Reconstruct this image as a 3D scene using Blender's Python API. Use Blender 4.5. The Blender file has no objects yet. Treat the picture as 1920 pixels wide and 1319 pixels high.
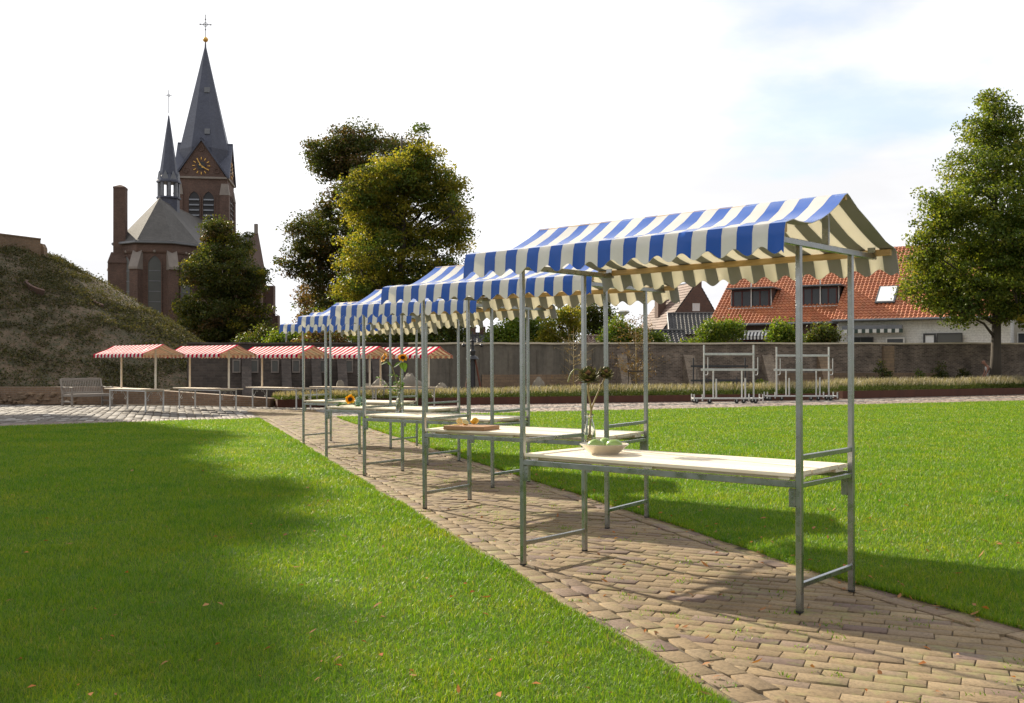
import bpy, math, random
import numpy as np
from mathutils import Vector, Matrix, Euler

# ------------------------------------------------------------------ camera, sky, sun, exposure
SC = bpy.context.scene
COL = SC.collection
R = math.radians
PI = math.pi
EYE, F, CX, CY = 1.4, 1904.0, 960.0, 689.0      # eye height, focal length and horizon in photograph pixels

cd = bpy.data.cameras.new('camera')
cam = bpy.data.objects.new('camera', cd); COL.objects.link(cam)
cam.location = (0, 0, EYE); cam.rotation_euler = (R(90), 0, 0)
cd.sensor_width = 36.0; cd.lens = 36.0 * F / 1920.0
cd.shift_y = (CY - 659.5) / 1920.0
cd.clip_start = 0.1; cd.clip_end = 4000
SC.camera = cam

SUN_EL = R(28.0)
SD = Vector((-0.613 * math.cos(SUN_EL), 0.790 * math.cos(SUN_EL), math.sin(SUN_EL))).normalized()   # towards the sun
SUN_AZ = math.atan2(SD.x, SD.y)
ld = bpy.data.lights.new('sun', 'SUN'); ld.energy = 5.0; ld.angle = R(0.8); ld.color = (1.0, 0.885, 0.70)
sun = bpy.data.objects.new('sun', ld); COL.objects.link(sun)
sun.rotation_euler = SD.to_track_quat('Z', 'Y').to_euler(); sun.location = (-30, 40, 60)

SC.view_settings.view_transform = 'Standard'; SC.view_settings.look = 'None'
SC.view_settings.exposure = 0.92; SC.view_settings.gamma = 1.0

W = bpy.data.worlds.new('World'); SC.world = W; W.use_nodes = True
def build_world():
    nt = W.node_tree; N = nt.nodes; L = nt.links
    bg = N['Background']; bg.inputs['Strength'].default_value = 0.072
    sky = N.new('ShaderNodeTexSky'); sky.sky_type = 'NISHITA'; sky.sun_disc = False
    sky.sun_elevation = SUN_EL; sky.sun_rotation = SUN_AZ
    sky.air_density = 1.0; sky.dust_density = 1.2
    tc = N.new('ShaderNodeTexCoord')
    def math_(op, a, b=None, clamp=False):
        n = N.new('ShaderNodeMath'); n.operation = op; n.use_clamp = clamp
        for i, v in enumerate((a, b)):
            if v is None: continue
            if isinstance(v, (int, float)): n.inputs[i].default_value = v
            else: L.new(v, n.inputs[i])
        return n.outputs[0]
    def vdot(v):
        n = N.new('ShaderNodeVectorMath'); n.operation = 'DOT_PRODUCT'
        L.new(tc.outputs['Generated'], n.inputs[0]); n.inputs[1].default_value = v
        return n.outputs['Value']
    def remap(v, a, b, c, d):
        n = N.new('ShaderNodeMapRange'); n.interpolation_type = 'SMOOTHSTEP'
        L.new(v, n.inputs['Value'])
        for k, x in zip(('From Min', 'From Max', 'To Min', 'To Max'), (a, b, c, d)): n.inputs[k].default_value = x
        return n.outputs['Result']
    # cloud cover on a high flat layer: direction / (height + 0.12)
    sp = N.new('ShaderNodeSeparateXYZ'); L.new(tc.outputs['Generated'], sp.inputs[0])
    h = math_('ADD', math_('MAXIMUM', sp.outputs['Z'], 0.0), 0.16)
    cb = N.new('ShaderNodeCombineXYZ')
    L.new(math_('DIVIDE', sp.outputs['X'], h), cb.inputs[0]); L.new(math_('DIVIDE', sp.outputs['Y'], h), cb.inputs[1])
    no = N.new('ShaderNodeTexNoise'); no.inputs['Scale'].default_value = 1.15; no.inputs['Detail'].default_value = 8; no.inputs['Roughness'].default_value = 0.55
    mp = N.new('ShaderNodeMapping'); mp.inputs['Location'].default_value = (3.3, 1.7, 0.0)
    L.new(cb.outputs[0], mp.inputs[0]); L.new(mp.outputs[0], no.inputs['Vector'])
    # an opening in the cloud, high to the right of the view
    d0 = Vector((0.335, 1.0, 0.36)).normalized()
    gap = remap(vdot(d0), 0.970, 0.9995, 0.0, 0.21)
    cover = remap(math_('SUBTRACT', no.outputs['Fac'], gap), 0.16, 0.40, 0.36, 1.0)
    no2 = N.new('ShaderNodeTexNoise'); no2.inputs['Scale'].default_value = 0.8; no2.inputs['Detail'].default_value = 6
    mp2 = N.new('ShaderNodeMapping'); mp2.inputs['Location'].default_value = (7.1, 4.2, 0.0)
    L.new(cb.outputs[0], mp2.inputs[0]); L.new(mp2.outputs[0], no2.inputs['Vector'])
    # clouds near the sun are the brightest, those behind the camera are dull
    ds = vdot(SD)
    glow = math_('ADD', remap(ds, -0.35, 0.70, 4.7, 9.0), remap(sp.outputs['Z'], 0.25, 1.0, 0.0, 2.6))
    shade = remap(no2.outputs['Fac'], 0.36, 0.60, 0.80, 1.08)
    br = math_('MULTIPLY', glow, shade)
    cc = N.new('ShaderNodeCombineColor')
    L.new(br, cc.inputs[0]); L.new(br, cc.inputs[1]); L.new(math_('MULTIPLY', br, 1.02), cc.inputs[2])
    mx = N.new('ShaderNodeMix'); mx.data_type = 'RGBA'
    sb = N.new('ShaderNodeVectorMath'); sb.operation = 'SCALE'; sb.inputs['Scale'].default_value = 1.35; L.new(sky.outputs[0], sb.inputs[0])
    L.new(cover, mx.inputs['Factor']); L.new(sb.outputs[0], mx.inputs['A']); L.new(cc.outputs[0], mx.inputs['B'])
    L.new(mx.outputs['Result'], bg.inputs['Color'])
build_world()

# ------------------------------------------------------------------ helpers
rnd = random.Random(7)
rng = np.random.default_rng(11)
def at(px, py, Y):                 # photograph pixel at depth Y -> world point
    return Vector(((px - CX) / F * Y, Y, EYE + (CY - py) / F * Y))
def gp(px, py, z=0.0):             # photograph pixel on the horizontal plane z
    Y = (EYE - z) * F / (py - CY)
    return Vector(((px - CX) / F * Y, Y, z))
def tag(o, label=None, cat=None, group=None, kind=None):
    if label: o['label'] = label
    if cat: o['category'] = cat
    if group: o['group'] = group
    if kind: o['kind'] = kind
    return o
def empty(name, loc=(0, 0, 0), rz=0.0):
    o = bpy.data.objects.new(name, None); COL.objects.link(o)
    o.location = loc; o.rotation_euler = (0, 0, rz); o.empty_display_size = 0.2
    return o
def copy_tree(o, parent=None):
    c = o.copy(); COL.objects.link(c)
    if parent is not None: c.parent = parent
    for ch in list(o.children): copy_tree(ch, c)
    return c

class MB:
    """collects shapes and links them as ONE mesh object"""
    def __init__(s): s.v = []; s.f = []; s.m = []
    def add(s, vs, fs, mi=0):
        b = len(s.v); s.v += [tuple(v) for v in vs]
        s.f += [tuple(i + b for i in f) for f in fs]; s.m += [mi] * len(fs)
    def box(s, c, d, rz=0.0, mi=0, M=None):
        hx, hy, hz = d[0] / 2, d[1] / 2, d[2] / 2
        vs = [Vector((x, y, z)) for x in (-hx, hx) for y in (-hy, hy) for z in (-hz, hz)]
        rot = M if M is not None else Matrix.Rotation(rz, 3, 'Z')
        vs = [rot @ v + Vector(c) for v in vs]
        s.add(vs, [(0, 1, 3, 2), (4, 6, 7, 5), (0, 4, 5, 1), (2, 3, 7, 6), (0, 2, 6, 4), (1, 5, 7, 3)], mi)
    def bar(s, p0, p1, w, h, c=0.004, up=(0, 0, 1), mi=0):
        """bar with chamfered edges from p0 to p1; w across, h along 'up'"""
        p0 = Vector(p0); p1 = Vector(p1); d = (p1 - p0).normalized(); up = Vector(up)
        if abs(d.dot(up)) > 0.98: up = Vector((0, 1, 0))
        x = d.cross(up).normalized(); y = x.cross(d).normalized()
        a, b = w / 2, h / 2; c = min(c, a * .6, b * .6)
        ring = [(-a + c, -b), (a - c, -b), (a, -b + c), (a, b - c), (a - c, b), (-a + c, b), (-a, b - c), (-a, -b + c)]
        vs = [p + x * u + y * v for p in (p0, p1) for u, v in ring]
        fs = [(i, (i + 1) % 8, 8 + (i + 1) % 8, 8 + i) for i in range(8)] + [tuple(range(7, -1, -1)), tuple(range(8, 16))]
        s.add(vs, fs, mi)
    def tube(s, pts, r, n=8, mi=0, caps=True):
        pts = [Vector(p) for p in pts]
        rs = r if isinstance(r, (list, tuple)) else [r] * len(pts)
        b = len(s.v); prev = None
        for i, p in enumerate(pts):
            d = (pts[min(i + 1, len(pts) - 1)] - pts[max(i - 1, 0)])
            d = d.normalized() if d.length > 1e-9 else Vector((0, 0, 1))
            if prev is None:
                x = d.orthogonal().normalized()
            else:
                x = prev - d * prev.dot(d); x = x.normalized() if x.length > 1e-6 else d.orthogonal().normalized()
            prev = x; y = d.cross(x)
            for k in range(n):
                a = 2 * PI * k / n
                s.v.append(tuple(p + (x * math.cos(a) + y * math.sin(a)) * rs[i]))
        for i in range(len(pts) - 1):
            for k in range(n):
                s.f.append((b + i * n + k, b + i * n + (k + 1) % n, b + (i + 1) * n + (k + 1) % n, b + (i + 1) * n + k)); s.m.append(mi)
        if caps:
            s.f.append(tuple(b + k for k in range(n - 1, -1, -1))); s.m.append(mi)
            e = b + (len(pts) - 1) * n
            s.f.append(tuple(e + k for k in range(n))); s.m.append(mi)
    def lathe(s, prof, c=(0, 0, 0), n=24, mi=0, rz=0.0, caps=True, M=None):
        """prof: list of (radius, z)"""
        c = Vector(c); b = len(s.v)
        for r_, z in prof:
            for k in range(n):
                a = 2 * PI * k / n + rz
                v = Vector((r_ * math.cos(a), r_ * math.sin(a), z))
                if M is not None: v = M @ v
                s.v.append(tuple(v + c))
        for i in range(len(prof) - 1):
            for k in range(n):
                s.f.append((b + i * n + k, b + i * n + (k + 1) % n, b + (i + 1) * n + (k + 1) % n, b + (i + 1) * n + k)); s.m.append(mi)
        if caps:
            s.f.append(tuple(b + k for k in range(n - 1, -1, -1))); s.m.append(mi)
            e = b + (len(prof) - 1) * n
            s.f.append(tuple(e + k for k in range(n))); s.m.append(mi)
    def prism(s, poly, z0, z1, mi=0):
        n = len(poly)
        vs = [(p[0], p[1], z0) for p in poly] + [(p[0], p[1], z1) for p in poly]
        s.add(vs, [(i, (i + 1) % n, n + (i + 1) % n, n + i) for i in range(n)] + [tuple(range(n - 1, -1, -1)), tuple(range(n, 2 * n))], mi)
    def slab(s, poly, thick, mi=0):
        """closed slab: polygon of 3-D points pushed along -normal by 'thick'"""
        P = [Vector(p) for p in poly]; n = len(P)
        nr = (P[1] - P[0]).cross(P[2] - P[0]).normalized()
        Q = [p - nr * thick for p in P]
        s.add(P + Q, [tuple(range(n)), tuple(range(2 * n - 1, n - 1, -1))] + [(i, n + i, n + (i + 1) % n, (i + 1) % n) for i in range(n)], mi)
    def blob(s, c, r, n=10, seed=0, jit=0.12, mi=0, flat=False):
        """irregular closed lump"""
        q = random.Random(seed); b = len(s.v); c = Vector(c)
        m = max(5, n // 2 + 1); ph = [q.uniform(0, 6.28) for _ in range(6)]
        def k_(th, f_): return 1 + jit * (math.sin(2 * f_ + ph[0]) * math.cos(3 * th + ph[1]) + .6 * math.sin(4 * f_ + ph[2] + 2 * th) + .5 * math.cos(5 * th + ph[3])) 
        for i in range(m + 1):
            th = PI * i / m
            for j in range(n):
                f_ = 2 * PI * j / n; g = k_(th, f_) if 0 < i < m else k_(th, 0)
                s.v.append((c.x + r[0] * g * math.sin(th) * math.cos(f_), c.y + r[1] * g * math.sin(th) * math.sin(f_), c.z + r[2] * g * math.cos(th)))
        for i in range(m):
            for j in range(n):
                s.f.append((b + i * n + j, b + (i + 1) * n + j, b + (i + 1) * n + (j + 1) % n, b + i * n + (j + 1) % n)); s.m.append(mi)
    def build(s, name, mats, parent=None, smooth=False, angle=None):
        me = bpy.data.meshes.new(name); me.from_pydata(s.v, [], s.f)
        for m in (mats if isinstance(mats, (list, tuple)) else [mats]): me.materials.append(m)
        if any(s.m): me.polygons.foreach_set('material_index', s.m)
        if smooth:
            me.polygons.foreach_set('use_smooth', [True] * len(me.polygons))
            if angle: me.set_sharp_from_angle(angle=R(angle))
        me.validate(); me.update()
        o = bpy.data.objects.new(name, me); COL.objects.link(o)
        if parent is not None: o.parent = parent
        return o

def np_mesh(name, verts, loops, sizes, mats, parent=None, mi=None, smooth=False):
    me = bpy.data.meshes.new(name)
    verts = np.ascontiguousarray(verts, dtype=np.float32)
    sizes = np.ascontiguousarray(sizes, dtype=np.int32)
    me.vertices.add(len(verts)); me.vertices.foreach_set('co', verts.ravel())
    me.loops.add(int(sizes.sum())); me.loops.foreach_set('vertex_index', np.ascontiguousarray(loops, dtype=np.int32).ravel())
    me.polygons.add(len(sizes)); me.polygons.foreach_set('loop_start', np.concatenate([[0], np.cumsum(sizes)[:-1]]).astype(np.int32))
    for m in (mats if isinstance(mats, (list, tuple)) else [mats]): me.materials.append(m)
    if mi is not None: me.polygons.foreach_set('material_index', np.ascontiguousarray(mi, dtype=np.int32))
    if smooth: me.polygons.foreach_set('use_smooth', np.ones(len(sizes), dtype=bool))
    me.update(calc_edges=True); me.validate()
    o = bpy.data.objects.new(name, me); COL.objects.link(o)
    if parent is not None: o.parent = parent
    return o
# ------------------------------------------------------------------ materials
class NT:
    def __init__(s, name):
        s.mat = bpy.data.materials.new(name); s.mat.use_nodes = True
        s.t = s.mat.node_tree; s.N = s.t.nodes; s.L = s.t.links
        s.b = s.N['Principled BSDF']; s.out = s.N['Material Output']; s._tc = None
    def tc(s, k='Object'):
        if s._tc is None: s._tc = s.N.new('ShaderNodeTexCoord')
        return s._tc.outputs[k]
    def setv(s, n, k, v):
        if isinstance(v, (int, float, tuple, list)): n.inputs[k].default_value = v
        else: s.L.new(v, n.inputs[k])
    def noise(s, scale, detail=4, rough=.55, vec=None, stretch=None, out='Fac'):
        n = s.N.new('ShaderNodeTexNoise'); n.inputs['Scale'].default_value = scale
        n.inputs['Detail'].default_value = detail; n.inputs['Roughness'].default_value = rough
        v = vec if vec is not None else s.tc()
        if stretch:
            m = s.N.new('ShaderNodeMapping'); m.inputs['Scale'].default_value = stretch; s.L.new(v, m.inputs[0]); v = m.outputs[0]
        s.L.new(v, n.inputs['Vector']); return n.outputs[out]
    def ramp(s, fac, stops):
        n = s.N.new('ShaderNodeValToRGB'); e = n.color_ramp.elements
        while len(e) < len(stops): e.new(0.5)
        for el, (p, c) in zip(e, stops):
            el.position = p; el.color = (c, c, c, 1) if isinstance(c, (int, float)) else tuple(c) + (1,)
        s.L.new(fac, n.inputs['Fac']); return n.outputs['Color']
    def mix(s, fac, a, b, mode='MIX'):
        n = s.N.new('ShaderNodeMix'); n.data_type = 'RGBA'; n.blend_type = mode
        for k, v in (('Factor', fac), ('A', a), ('B', b)):
            if isinstance(v, (tuple, list)): n.inputs[k].default_value = tuple(v) + ((1,) if len(v) == 3 else ())
            elif isinstance(v, (int, float)): n.inputs[k].default_value = v
            else: s.L.new(v, n.inputs[k])
        return n.outputs['Result']
    def math(s, op, a, b=0.0, clamp=False):
        n = s.N.new('ShaderNodeMath'); n.operation = op; n.use_clamp = clamp
        s.setv(n, 0, a); s.setv(n, 1, b); return n.outputs[0]
    def bump(s, h, strength=.3, dist=.01):
        n = s.N.new('ShaderNodeBump'); n.inputs['Strength'].default_value = strength; n.inputs['Distance'].default_value = dist
        s.L.new(h, n.inputs['Height']); s.L.new(n.outputs[0], s.b.inputs['Normal']); return n.outputs[0]
    def wallvec(s):
        """(x + y, z) of the object: one brick layout for every upright face"""
        sp = s.N.new('ShaderNodeSeparateXYZ'); s.L.new(s.tc(), sp.inputs[0])
        cb = s.N.new('ShaderNodeCombineXYZ')
        s.L.new(s.math('ADD', sp.outputs[0], sp.outputs[1]), cb.inputs[0]); s.L.new(sp.outputs[2], cb.inputs[1])
        return cb.outputs[0]
    def island(s):
        n = s.N.new('ShaderNodeNewGeometry'); return n.outputs['Random Per Island']
    def done(s, **kw):
        for k, v in kw.items(): s.setv(s.b, {'rough': 'Roughness', 'metal': 'Metallic', 'color': 'Base Color', 'spec': 'Specular IOR Level', 'coat': 'Coat Weight', 'coat_rough': 'Coat Roughness', 'trans': 'Transmission Weight', 'ior': 'IOR', 'alpha': 'Alpha'}[k], v)
        return s.mat
def c4(c): return tuple(c) + (1,)

def m_simple(name, c1, c2=None, scale=8, rough=.6, metal=0.0, bump=0.0, bscale=None, stretch=None, **kw):
    n = NT(name); c2 = c2 or tuple(x * .8 for x in c1)
    f = n.noise(scale, 5, .6, stretch=stretch)
    col = n.mix(n.ramp(f, [(.3, 0.0), (.7, 1.0)]), c1, c2)
    if bump: n.bump(n.noise(bscale or scale * 3, 5, .6, stretch=stretch), bump, .01)
    return n.done(color=col, rough=rough, metal=metal, **kw)

def m_leaf(name, cols, trans=.45, rough=.5):
    """leaf: colour differs from leaf to leaf; light passes through"""
    n = NT(name)
    k = len(cols)
    col = n.ramp(n.island(), [(i / (k - 1), c) for i, c in enumerate(cols)])
    big = n.ramp(n.noise(.55, 3), [(.3, .72), (.7, 1.2)])
    col = n.mix(1.0, col, big, 'MULTIPLY')
    n.done(color=col, rough=rough, spec=.3)
    tr = n.N.new('ShaderNodeBsdfTranslucent'); n.L.new(n.mix(1.0, col, (1.15, 1.1, .5), 'MULTIPLY'), tr.inputs['Color'])
    ms = n.N.new('ShaderNodeMixShader'); ms.inputs[0].default_value = trans
    n.L.new(n.b.outputs[0], ms.inputs[1]); n.L.new(tr.outputs[0], ms.inputs[2]); n.L.new(ms.outputs[0], n.out.inputs['Surface'])
    return n.mat

def m_brick(name, c1, c2, mortar, bw=.22, bh=.068, ms=.008, rough=.85, stain=.35, bump=.5, big=.5):
    n = NT(name); v = n.wallvec()
    t = n.N.new('ShaderNodeTexBrick'); n.L.new(v, t.inputs['Vector'])
    t.inputs['Color1'].default_value = c4(c1); t.inputs['Color2'].default_value = c4(c2); t.inputs['Mortar'].default_value = c4(mortar)
    t.inputs['Scale'].default_value = 1.0; t.inputs['Brick Width'].default_value = bw; t.inputs['Row Height'].default_value = bh
    t.inputs['Mortar Size'].default_value = ms; t.inputs['Mortar Smooth'].default_value = .2; t.inputs['Bias'].default_value = -.1
    st = n.ramp(n.noise(big, 6, .65), [(.3, 1 - stain), (.7, 1 + stain * .5)])
    fine = n.ramp(n.noise(9, 4, .7), [(.25, .75), (.75, 1.2)])
    col = n.mix(1.0, n.mix(1.0, t.outputs['Color'], st, 'MULTIPLY'), fine, 'MULTIPLY')
    if bump: n.bump(t.outputs['Fac'], bump, -.01)
    return n.done(color=col, rough=rough)

M = {}
def mats():
    # galvanised steel: spangled, a little streaky
    n = NT('galvanised_steel')
    vo = n.N.new('ShaderNodeTexVoronoi'); vo.inputs['Scale'].default_value = 42; n.L.new(n.tc(), vo.inputs['Vector'])
    sp = n.mix(.08, n.ramp(n.noise(7, 5, .6, stretch=(1, 1, .25)), [(.3, (.30, .315, .32)), (.7, (.38, .395, .395))]), vo.outputs['Color'], 'SOFT_LIGHT')
    n.bump(n.noise(60, 3), .06, .004)
    M['galv'] = n.done(color=n.mix(.75, sp, n.ramp(n.noise(5, 4), [(.2, (.31, .325, .33)), (.8, (.40, .41, .405))])), metal=.95, rough=n.ramp(n.noise(12, 4), [(.3, .20), (.7, .38)]))
    M['galv_pale'] = m_simple('pale_zinc', (.62, .63, .62), (.45, .46, .46), 9, .45, .55)
    M['black_rubber'] = m_simple('black_rubber', (.012, .012, .013), (.02, .02, .02), 20, .7)
    # pine
    def wood(name, c1, c2, c3, axis, sc=3.0):
        n = NT(name)
        st = [6, 6, 6]; st[axis] = .35
        g = n.noise(sc * 4, 6, .65, stretch=tuple(st))
        lines = n.ramp(g, [(.30, c2), (.48, c1), (.7, c3)])
        per = n.ramp(n.island(), [(0, .86), (1, 1.08)])
        n.bump(g, .12, .004)
        return n.done(color=n.mix(1.0, lines, per, 'MULTIPLY'), rough=.55)
    M['pine'] = wood('pine_board', (.82, .73, .57), (.72, .60, .42), (.86, .79, .66), 0)
    M['plank'] = wood('pine_plank', (.56, .36, .16), (.44, .25, .09), (.62, .43, .22), 0)
    M['pale_wood'] = wood('pale_table_wood', (.52, .43, .31), (.40, .31, .20), (.58, .50, .38), 0)
    M['board'] = wood('chopping_board_wood', (.36, .19, .085), (.26, .12, .05), (.45, .27, .13), 1, 6)
    M['grey_wood'] = wood('weathered_teak', (.24, .21, .18), (.17, .145, .125), (.30, .27, .24), 0)
    # coated cloth
    def cloth(name, c, rough, tr, coat=0.0, trc=None):
        n = NT(name)
        col = n.mix(n.ramp(n.noise(5, 4), [(.3, 0.), (.7, 1.)]), c, tuple(x * .9 for x in c))
        n.bump(n.noise(9, 4, .5), .10, .02)
        n.done(color=col, rough=rough, coat=coat, coat_rough=.16)
        if tr:
            t = n.N.new('ShaderNodeBsdfTranslucent'); t.inputs['Color'].default_value = c4(trc or c)
            ms = n.N.new('ShaderNodeMixShader'); ms.inputs[0].default_value = tr
            n.L.new(n.b.outputs[0], ms.inputs[1]); n.L.new(t.outputs[0], ms.inputs[2]); n.L.new(ms.outputs[0], n.out.inputs['Surface'])
        return n.mat
    M['blue'] = cloth('blue_vinyl', (.0, .072, .37), .14, 0, 0); M['blue'].node_tree.nodes['Principled BSDF'].inputs['Specular IOR Level'].default_value = .32
    M['white'] = cloth('white_vinyl', (.82, .82, .82), .26, .42, .1, (.93, .93, .93))
    M['cream_under'] = cloth('cream_cloth_underside', (.78, .71, .53), .8, .52, 0, (.97, .90, .70))
    M['grey_under'] = cloth('grey_cloth_underside', (.36, .36, .37), .8, .10)
    M['red'] = cloth('red_cloth', (.50, .008, .05), .7, .20, 0); M['red'].node_tree.nodes['Principled BSDF'].inputs['Specular IOR Level'].default_value = .0
    M['white_cotton'] = cloth('white_cotton', (.78, .77, .74), .8, .25, 0, (.9, .85, .75)); M['white_cotton'].node_tree.nodes['Principled BSDF'].inputs['Specular IOR Level'].default_value = .05
    M['peach_under'] = cloth('pale_cloth_underside', (.72, .60, .44), .8, .40, 0, (.9, .75, .55))
    M['pink_under'] = cloth('faded_red_cloth_underside', (.62, .44, .33), .8, .35, 0, (.8, .5, .4))
    M['cream_paint'] = m_simple('cream_paint', (.80, .74, .62), (.70, .63, .51), 8, .5)
    # path bricks
    n = NT('path_brick')
    base = n.ramp(n.island(), [(0, (.14, .095, .078)), (.12, (.175, .125, .074)), (.45, (.22, .157, .085)), (.75, (.19, .14, .082)), (.9, (.25, .185, .105)), (1, (.16, .112, .09))])
    d = n.ramp(n.noise(2.2, 6, .65), [(.3, .78), (.7, 1.12)])
    sp = n.ramp(n.noise(48, 6, .75), [(.32, .55), (.48, .95), (.62, 1.16)])
    col = n.mix(1.0, n.mix(1.0, base, d, 'MULTIPLY'), sp, 'MULTIPLY')
    moss = n.ramp(n.math('MULTIPLY', n.noise(1.6, 5), n.noise(11, 4)), [(.27, 0.), (.40, .65)])
    col = n.mix(moss, col, (.20, .20, .07))
    n.bump(n.noise(55, 6, .7), .5, .006)
    M['path_brick'] = n.done(color=col, rough=.82, spec=.3)
    n = NT('joint_soil')
    M['soil'] = n.done(color=n.ramp(n.noise(9, 6, .7), [(.3, (.045, .033, .022)), (.55, (.085, .064, .04)), (.75, (.06, .07, .02))]), rough=.95)
    # plaza setts
    n = NT('plaza_sett')
    base = n.ramp(n.island(), [(0, (.09, .08, .072)), (.3, (.13, .115, .10)), (.6, (.165, .15, .135)), (.88, (.22, .205, .19)), (1, (.34, .33, .31))])
    n.bump(n.noise(30, 4), .3, .008)
    M['sett'] = n.done(color=n.mix(1.0, base, n.ramp(n.noise(.6, 5), [(.3, .8), (.7, 1.1)]), 'MULTIPLY'), rough=.8, spec=.25)
    n = NT('brown_sett')
    base = n.ramp(n.island(), [(0, (.14, .10, .085)), (.5, (.20, .15, .125)), (1, (.25, .20, .16))])
    M['brown_sett'] = n.done(color=n.mix(1.0, base, n.ramp(n.noise(.6, 5), [(.3, .8), (.7, 1.1)]), 'MULTIPLY'), rough=.75)
    # lawn soil / thatch below the blades
    n = NT('lawn_turf')
    f = n.noise(.5, 5, .6); g = n.noise(14, 6, .7); h = n.noise(90, 3, .6)
    col = n.mix(1.0, n.ramp(f, [(.3, (.062, .125, .009)), (.7, (.102, .163, .011))]), n.ramp(g, [(.25, .7), (.75, 1.25)]), 'MULTIPLY')
    col = n.mix(1.0, col, n.ramp(h, [(.3, .55), (.7, 1.3)]), 'MULTIPLY')
    n.bump(h, .8, .03)
    M['turf'] = n.done(color=col, rough=.9, spec=.15)
    # grass blades
    n = NT('grass_blade')
    col = n.ramp(n.island(), [(0, (.048, .13, .006)), (.3, (.100, .212, .008)), (.65, (.155, .272, .011)), (.93, (.215, .292, .018)), (.98, (.29, .29, .06)), (1, (.38, .34, .14))])
    col = n.mix(1.0, col, n.ramp(n.noise(.8, 6, .72), [(.30, (.62, .82, .9)), (.5, (1., 1., 1.)), (.62, (1.25, 1.06, 1.0)), (.74, (1.75, 1.22, 1.6))]), 'MULTIPLY')
    n.done(color=col, rough=.42, spec=.32)
    tr = n.N.new('ShaderNodeBsdfTranslucent'); n.L.new(n.mix(1.0, col, (1.25, 1.2, .6), 'MULTIPLY'), tr.inputs['Color'])
    ms = n.N.new('ShaderNodeMixShader'); ms.inputs[0].default_value = .55
    n.L.new(n.b.outputs[0], ms.inputs[1]); n.L.new(tr.outputs[0], ms.inputs[2]); n.L.new(ms.outputs[0], n.out.inputs['Surface'])
    M['grass'] = n.mat
    M['earth'] = m_simple('bare_earth', (.13, .105, .07), (.09, .08, .045), .6, .95)
    # mound soil
    n = NT('mound_soil')
    col = n.mix(n.ramp(n.noise(2.6, 7, .75), [(.42, 0.), (.60, 1.)]), n.ramp(n.noise(.55, 7, .68), [(.30, (.05, .055, .022)), (.47, (.14, .10, .064)), (.62, (.175, .122, .08)), (.8, (.13, .095, .06))]), (.065, .062, .032))
    n.bump(n.noise(3, 7, .7), .9, .15)
    M['mound'] = n.done(color=col, rough=.95)
    # leaves
    M['ivy'] = m_leaf('creeper_leaf', [(.045, .052, .026), (.075, .080, .034), (.105, .10, .044), (.15, .12, .06)], .3, .8)
    M['leaf_lime'] = m_leaf('lime_leaf', [(.085, .13, .02), (.135, .185, .026), (.18, .225, .035), (.25, .25, .045)], .6)
    M['leaf_yellow'] = m_leaf('yellowing_leaf', [(.15, .18, .025), (.21, .225, .03), (.27, .26, .035), (.36, .29, .045), (.20, .19, .03)], .6)
    M['leaf_dark'] = m_leaf('dark_leaf', [(.038, .058, .014), (.058, .085, .018), (.085, .10, .02), (.12, .095, .028)], .45)
    M['leaf_rust'] = m_leaf('rusty_leaf', [(.07, .055, .022), (.12, .075, .03), (.15, .09, .03), (.09, .09, .02)], .35)
    M['leaf_fresh'] = m_leaf('fresh_leaf', [(.06, .12, .012), (.10, .17, .018), (.16, .22, .025), (.22, .24, .03)], .5)
    M['leaf_mid'] = m_leaf('mid_green_leaf', [(.055, .10, .018), (.085, .14, .024), (.12, .17, .03), (.15, .17, .035)], .5)
    M['leaf_brown'] = m_leaf('withered_leaf', [(.13, .075, .03), (.18, .10, .04), (.22, .14, .05), (.10, .09, .03)], .4)
    M['bark'] = m_simple('bark', (.075, .06, .045), (.045, .038, .03), 6, .9, bump=.6, stretch=(4, 4, .6))
    M['pale_bark'] = m_simple('grey_bark', (.16, .135, .10), (.10, .085, .06), 7, .9, bump=.5, stretch=(4, 4, .6))
    M['seed'] = m_leaf('seed_head', [(.25, .23, .15), (.34, .30, .21), (.42, .37, .27)], .3)
    M['seed_leaf'] = m_leaf('bed_leaf', [(.06, .10, .02), (.11, .155, .03), (.17, .20, .06)], .4)
    # walls
    M['church_brick'] = m_brick('church_brick', (.128, .068, .052), (.092, .050, .040), (.14, .11, .09), .24, .075, .010, stain=.3)
    M['garden_brick'] = m_brick('old_wall_brick', (.10, .072, .056), (.25, .185, .14), (.26, .22, .18), .24, .075, .012, stain=.6, big=.9)
    M['buttress_brick'] = m_brick('buttress_brick', (.17, .125, .09), (.27, .205, .15), (.28, .24, .19), .24, .075, .012, stain=.5, big=1.1)
    M['stone_wall'] = m_brick('dark_rubble_wall', (.075, .060, .052), (.12, .095, .08), (.10, .085, .075), .34, .12, .014, stain=.45, big=.9)
    M['marl_wall'] = m_brick('marl_block_wall', (.25, .17, .105), (.20, .14, .09), (.15, .11, .08), .42, .16, .010, stain=.4)
    M['tan_brick'] = m_brick('tan_brick', (.26, .165, .10), (.21, .13, .08), (.25, .20, .15), .22, .07, .01, stain=.3)
    M['brown_brick'] = m_brick('brown_house_brick', (.135, .07, .05), (.10, .055, .042), (.13, .10, .085), .22, .07, .01, stain=.25)
    n = NT('stained_concrete')
    streak = n.noise(1.2, 6, .65, stretch=(2.2, 2.2, .25))
    col = n.mix(1.0, n.ramp(streak, [(.3, (.09, .08, .066)), (.55, (.165, .145, .117)), (.75, (.21, .185, .145))]), n.ramp(n.noise(4, 6, .7), [(.3, .75), (.7, 1.15)]), 'MULTIPLY')
    M['concrete'] = n.done(color=col, rough=.9)
    M['coping'] = m_simple('pale_coping', (.66, .58, .45), (.52, .45, .34), 1.5, .85)
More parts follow.
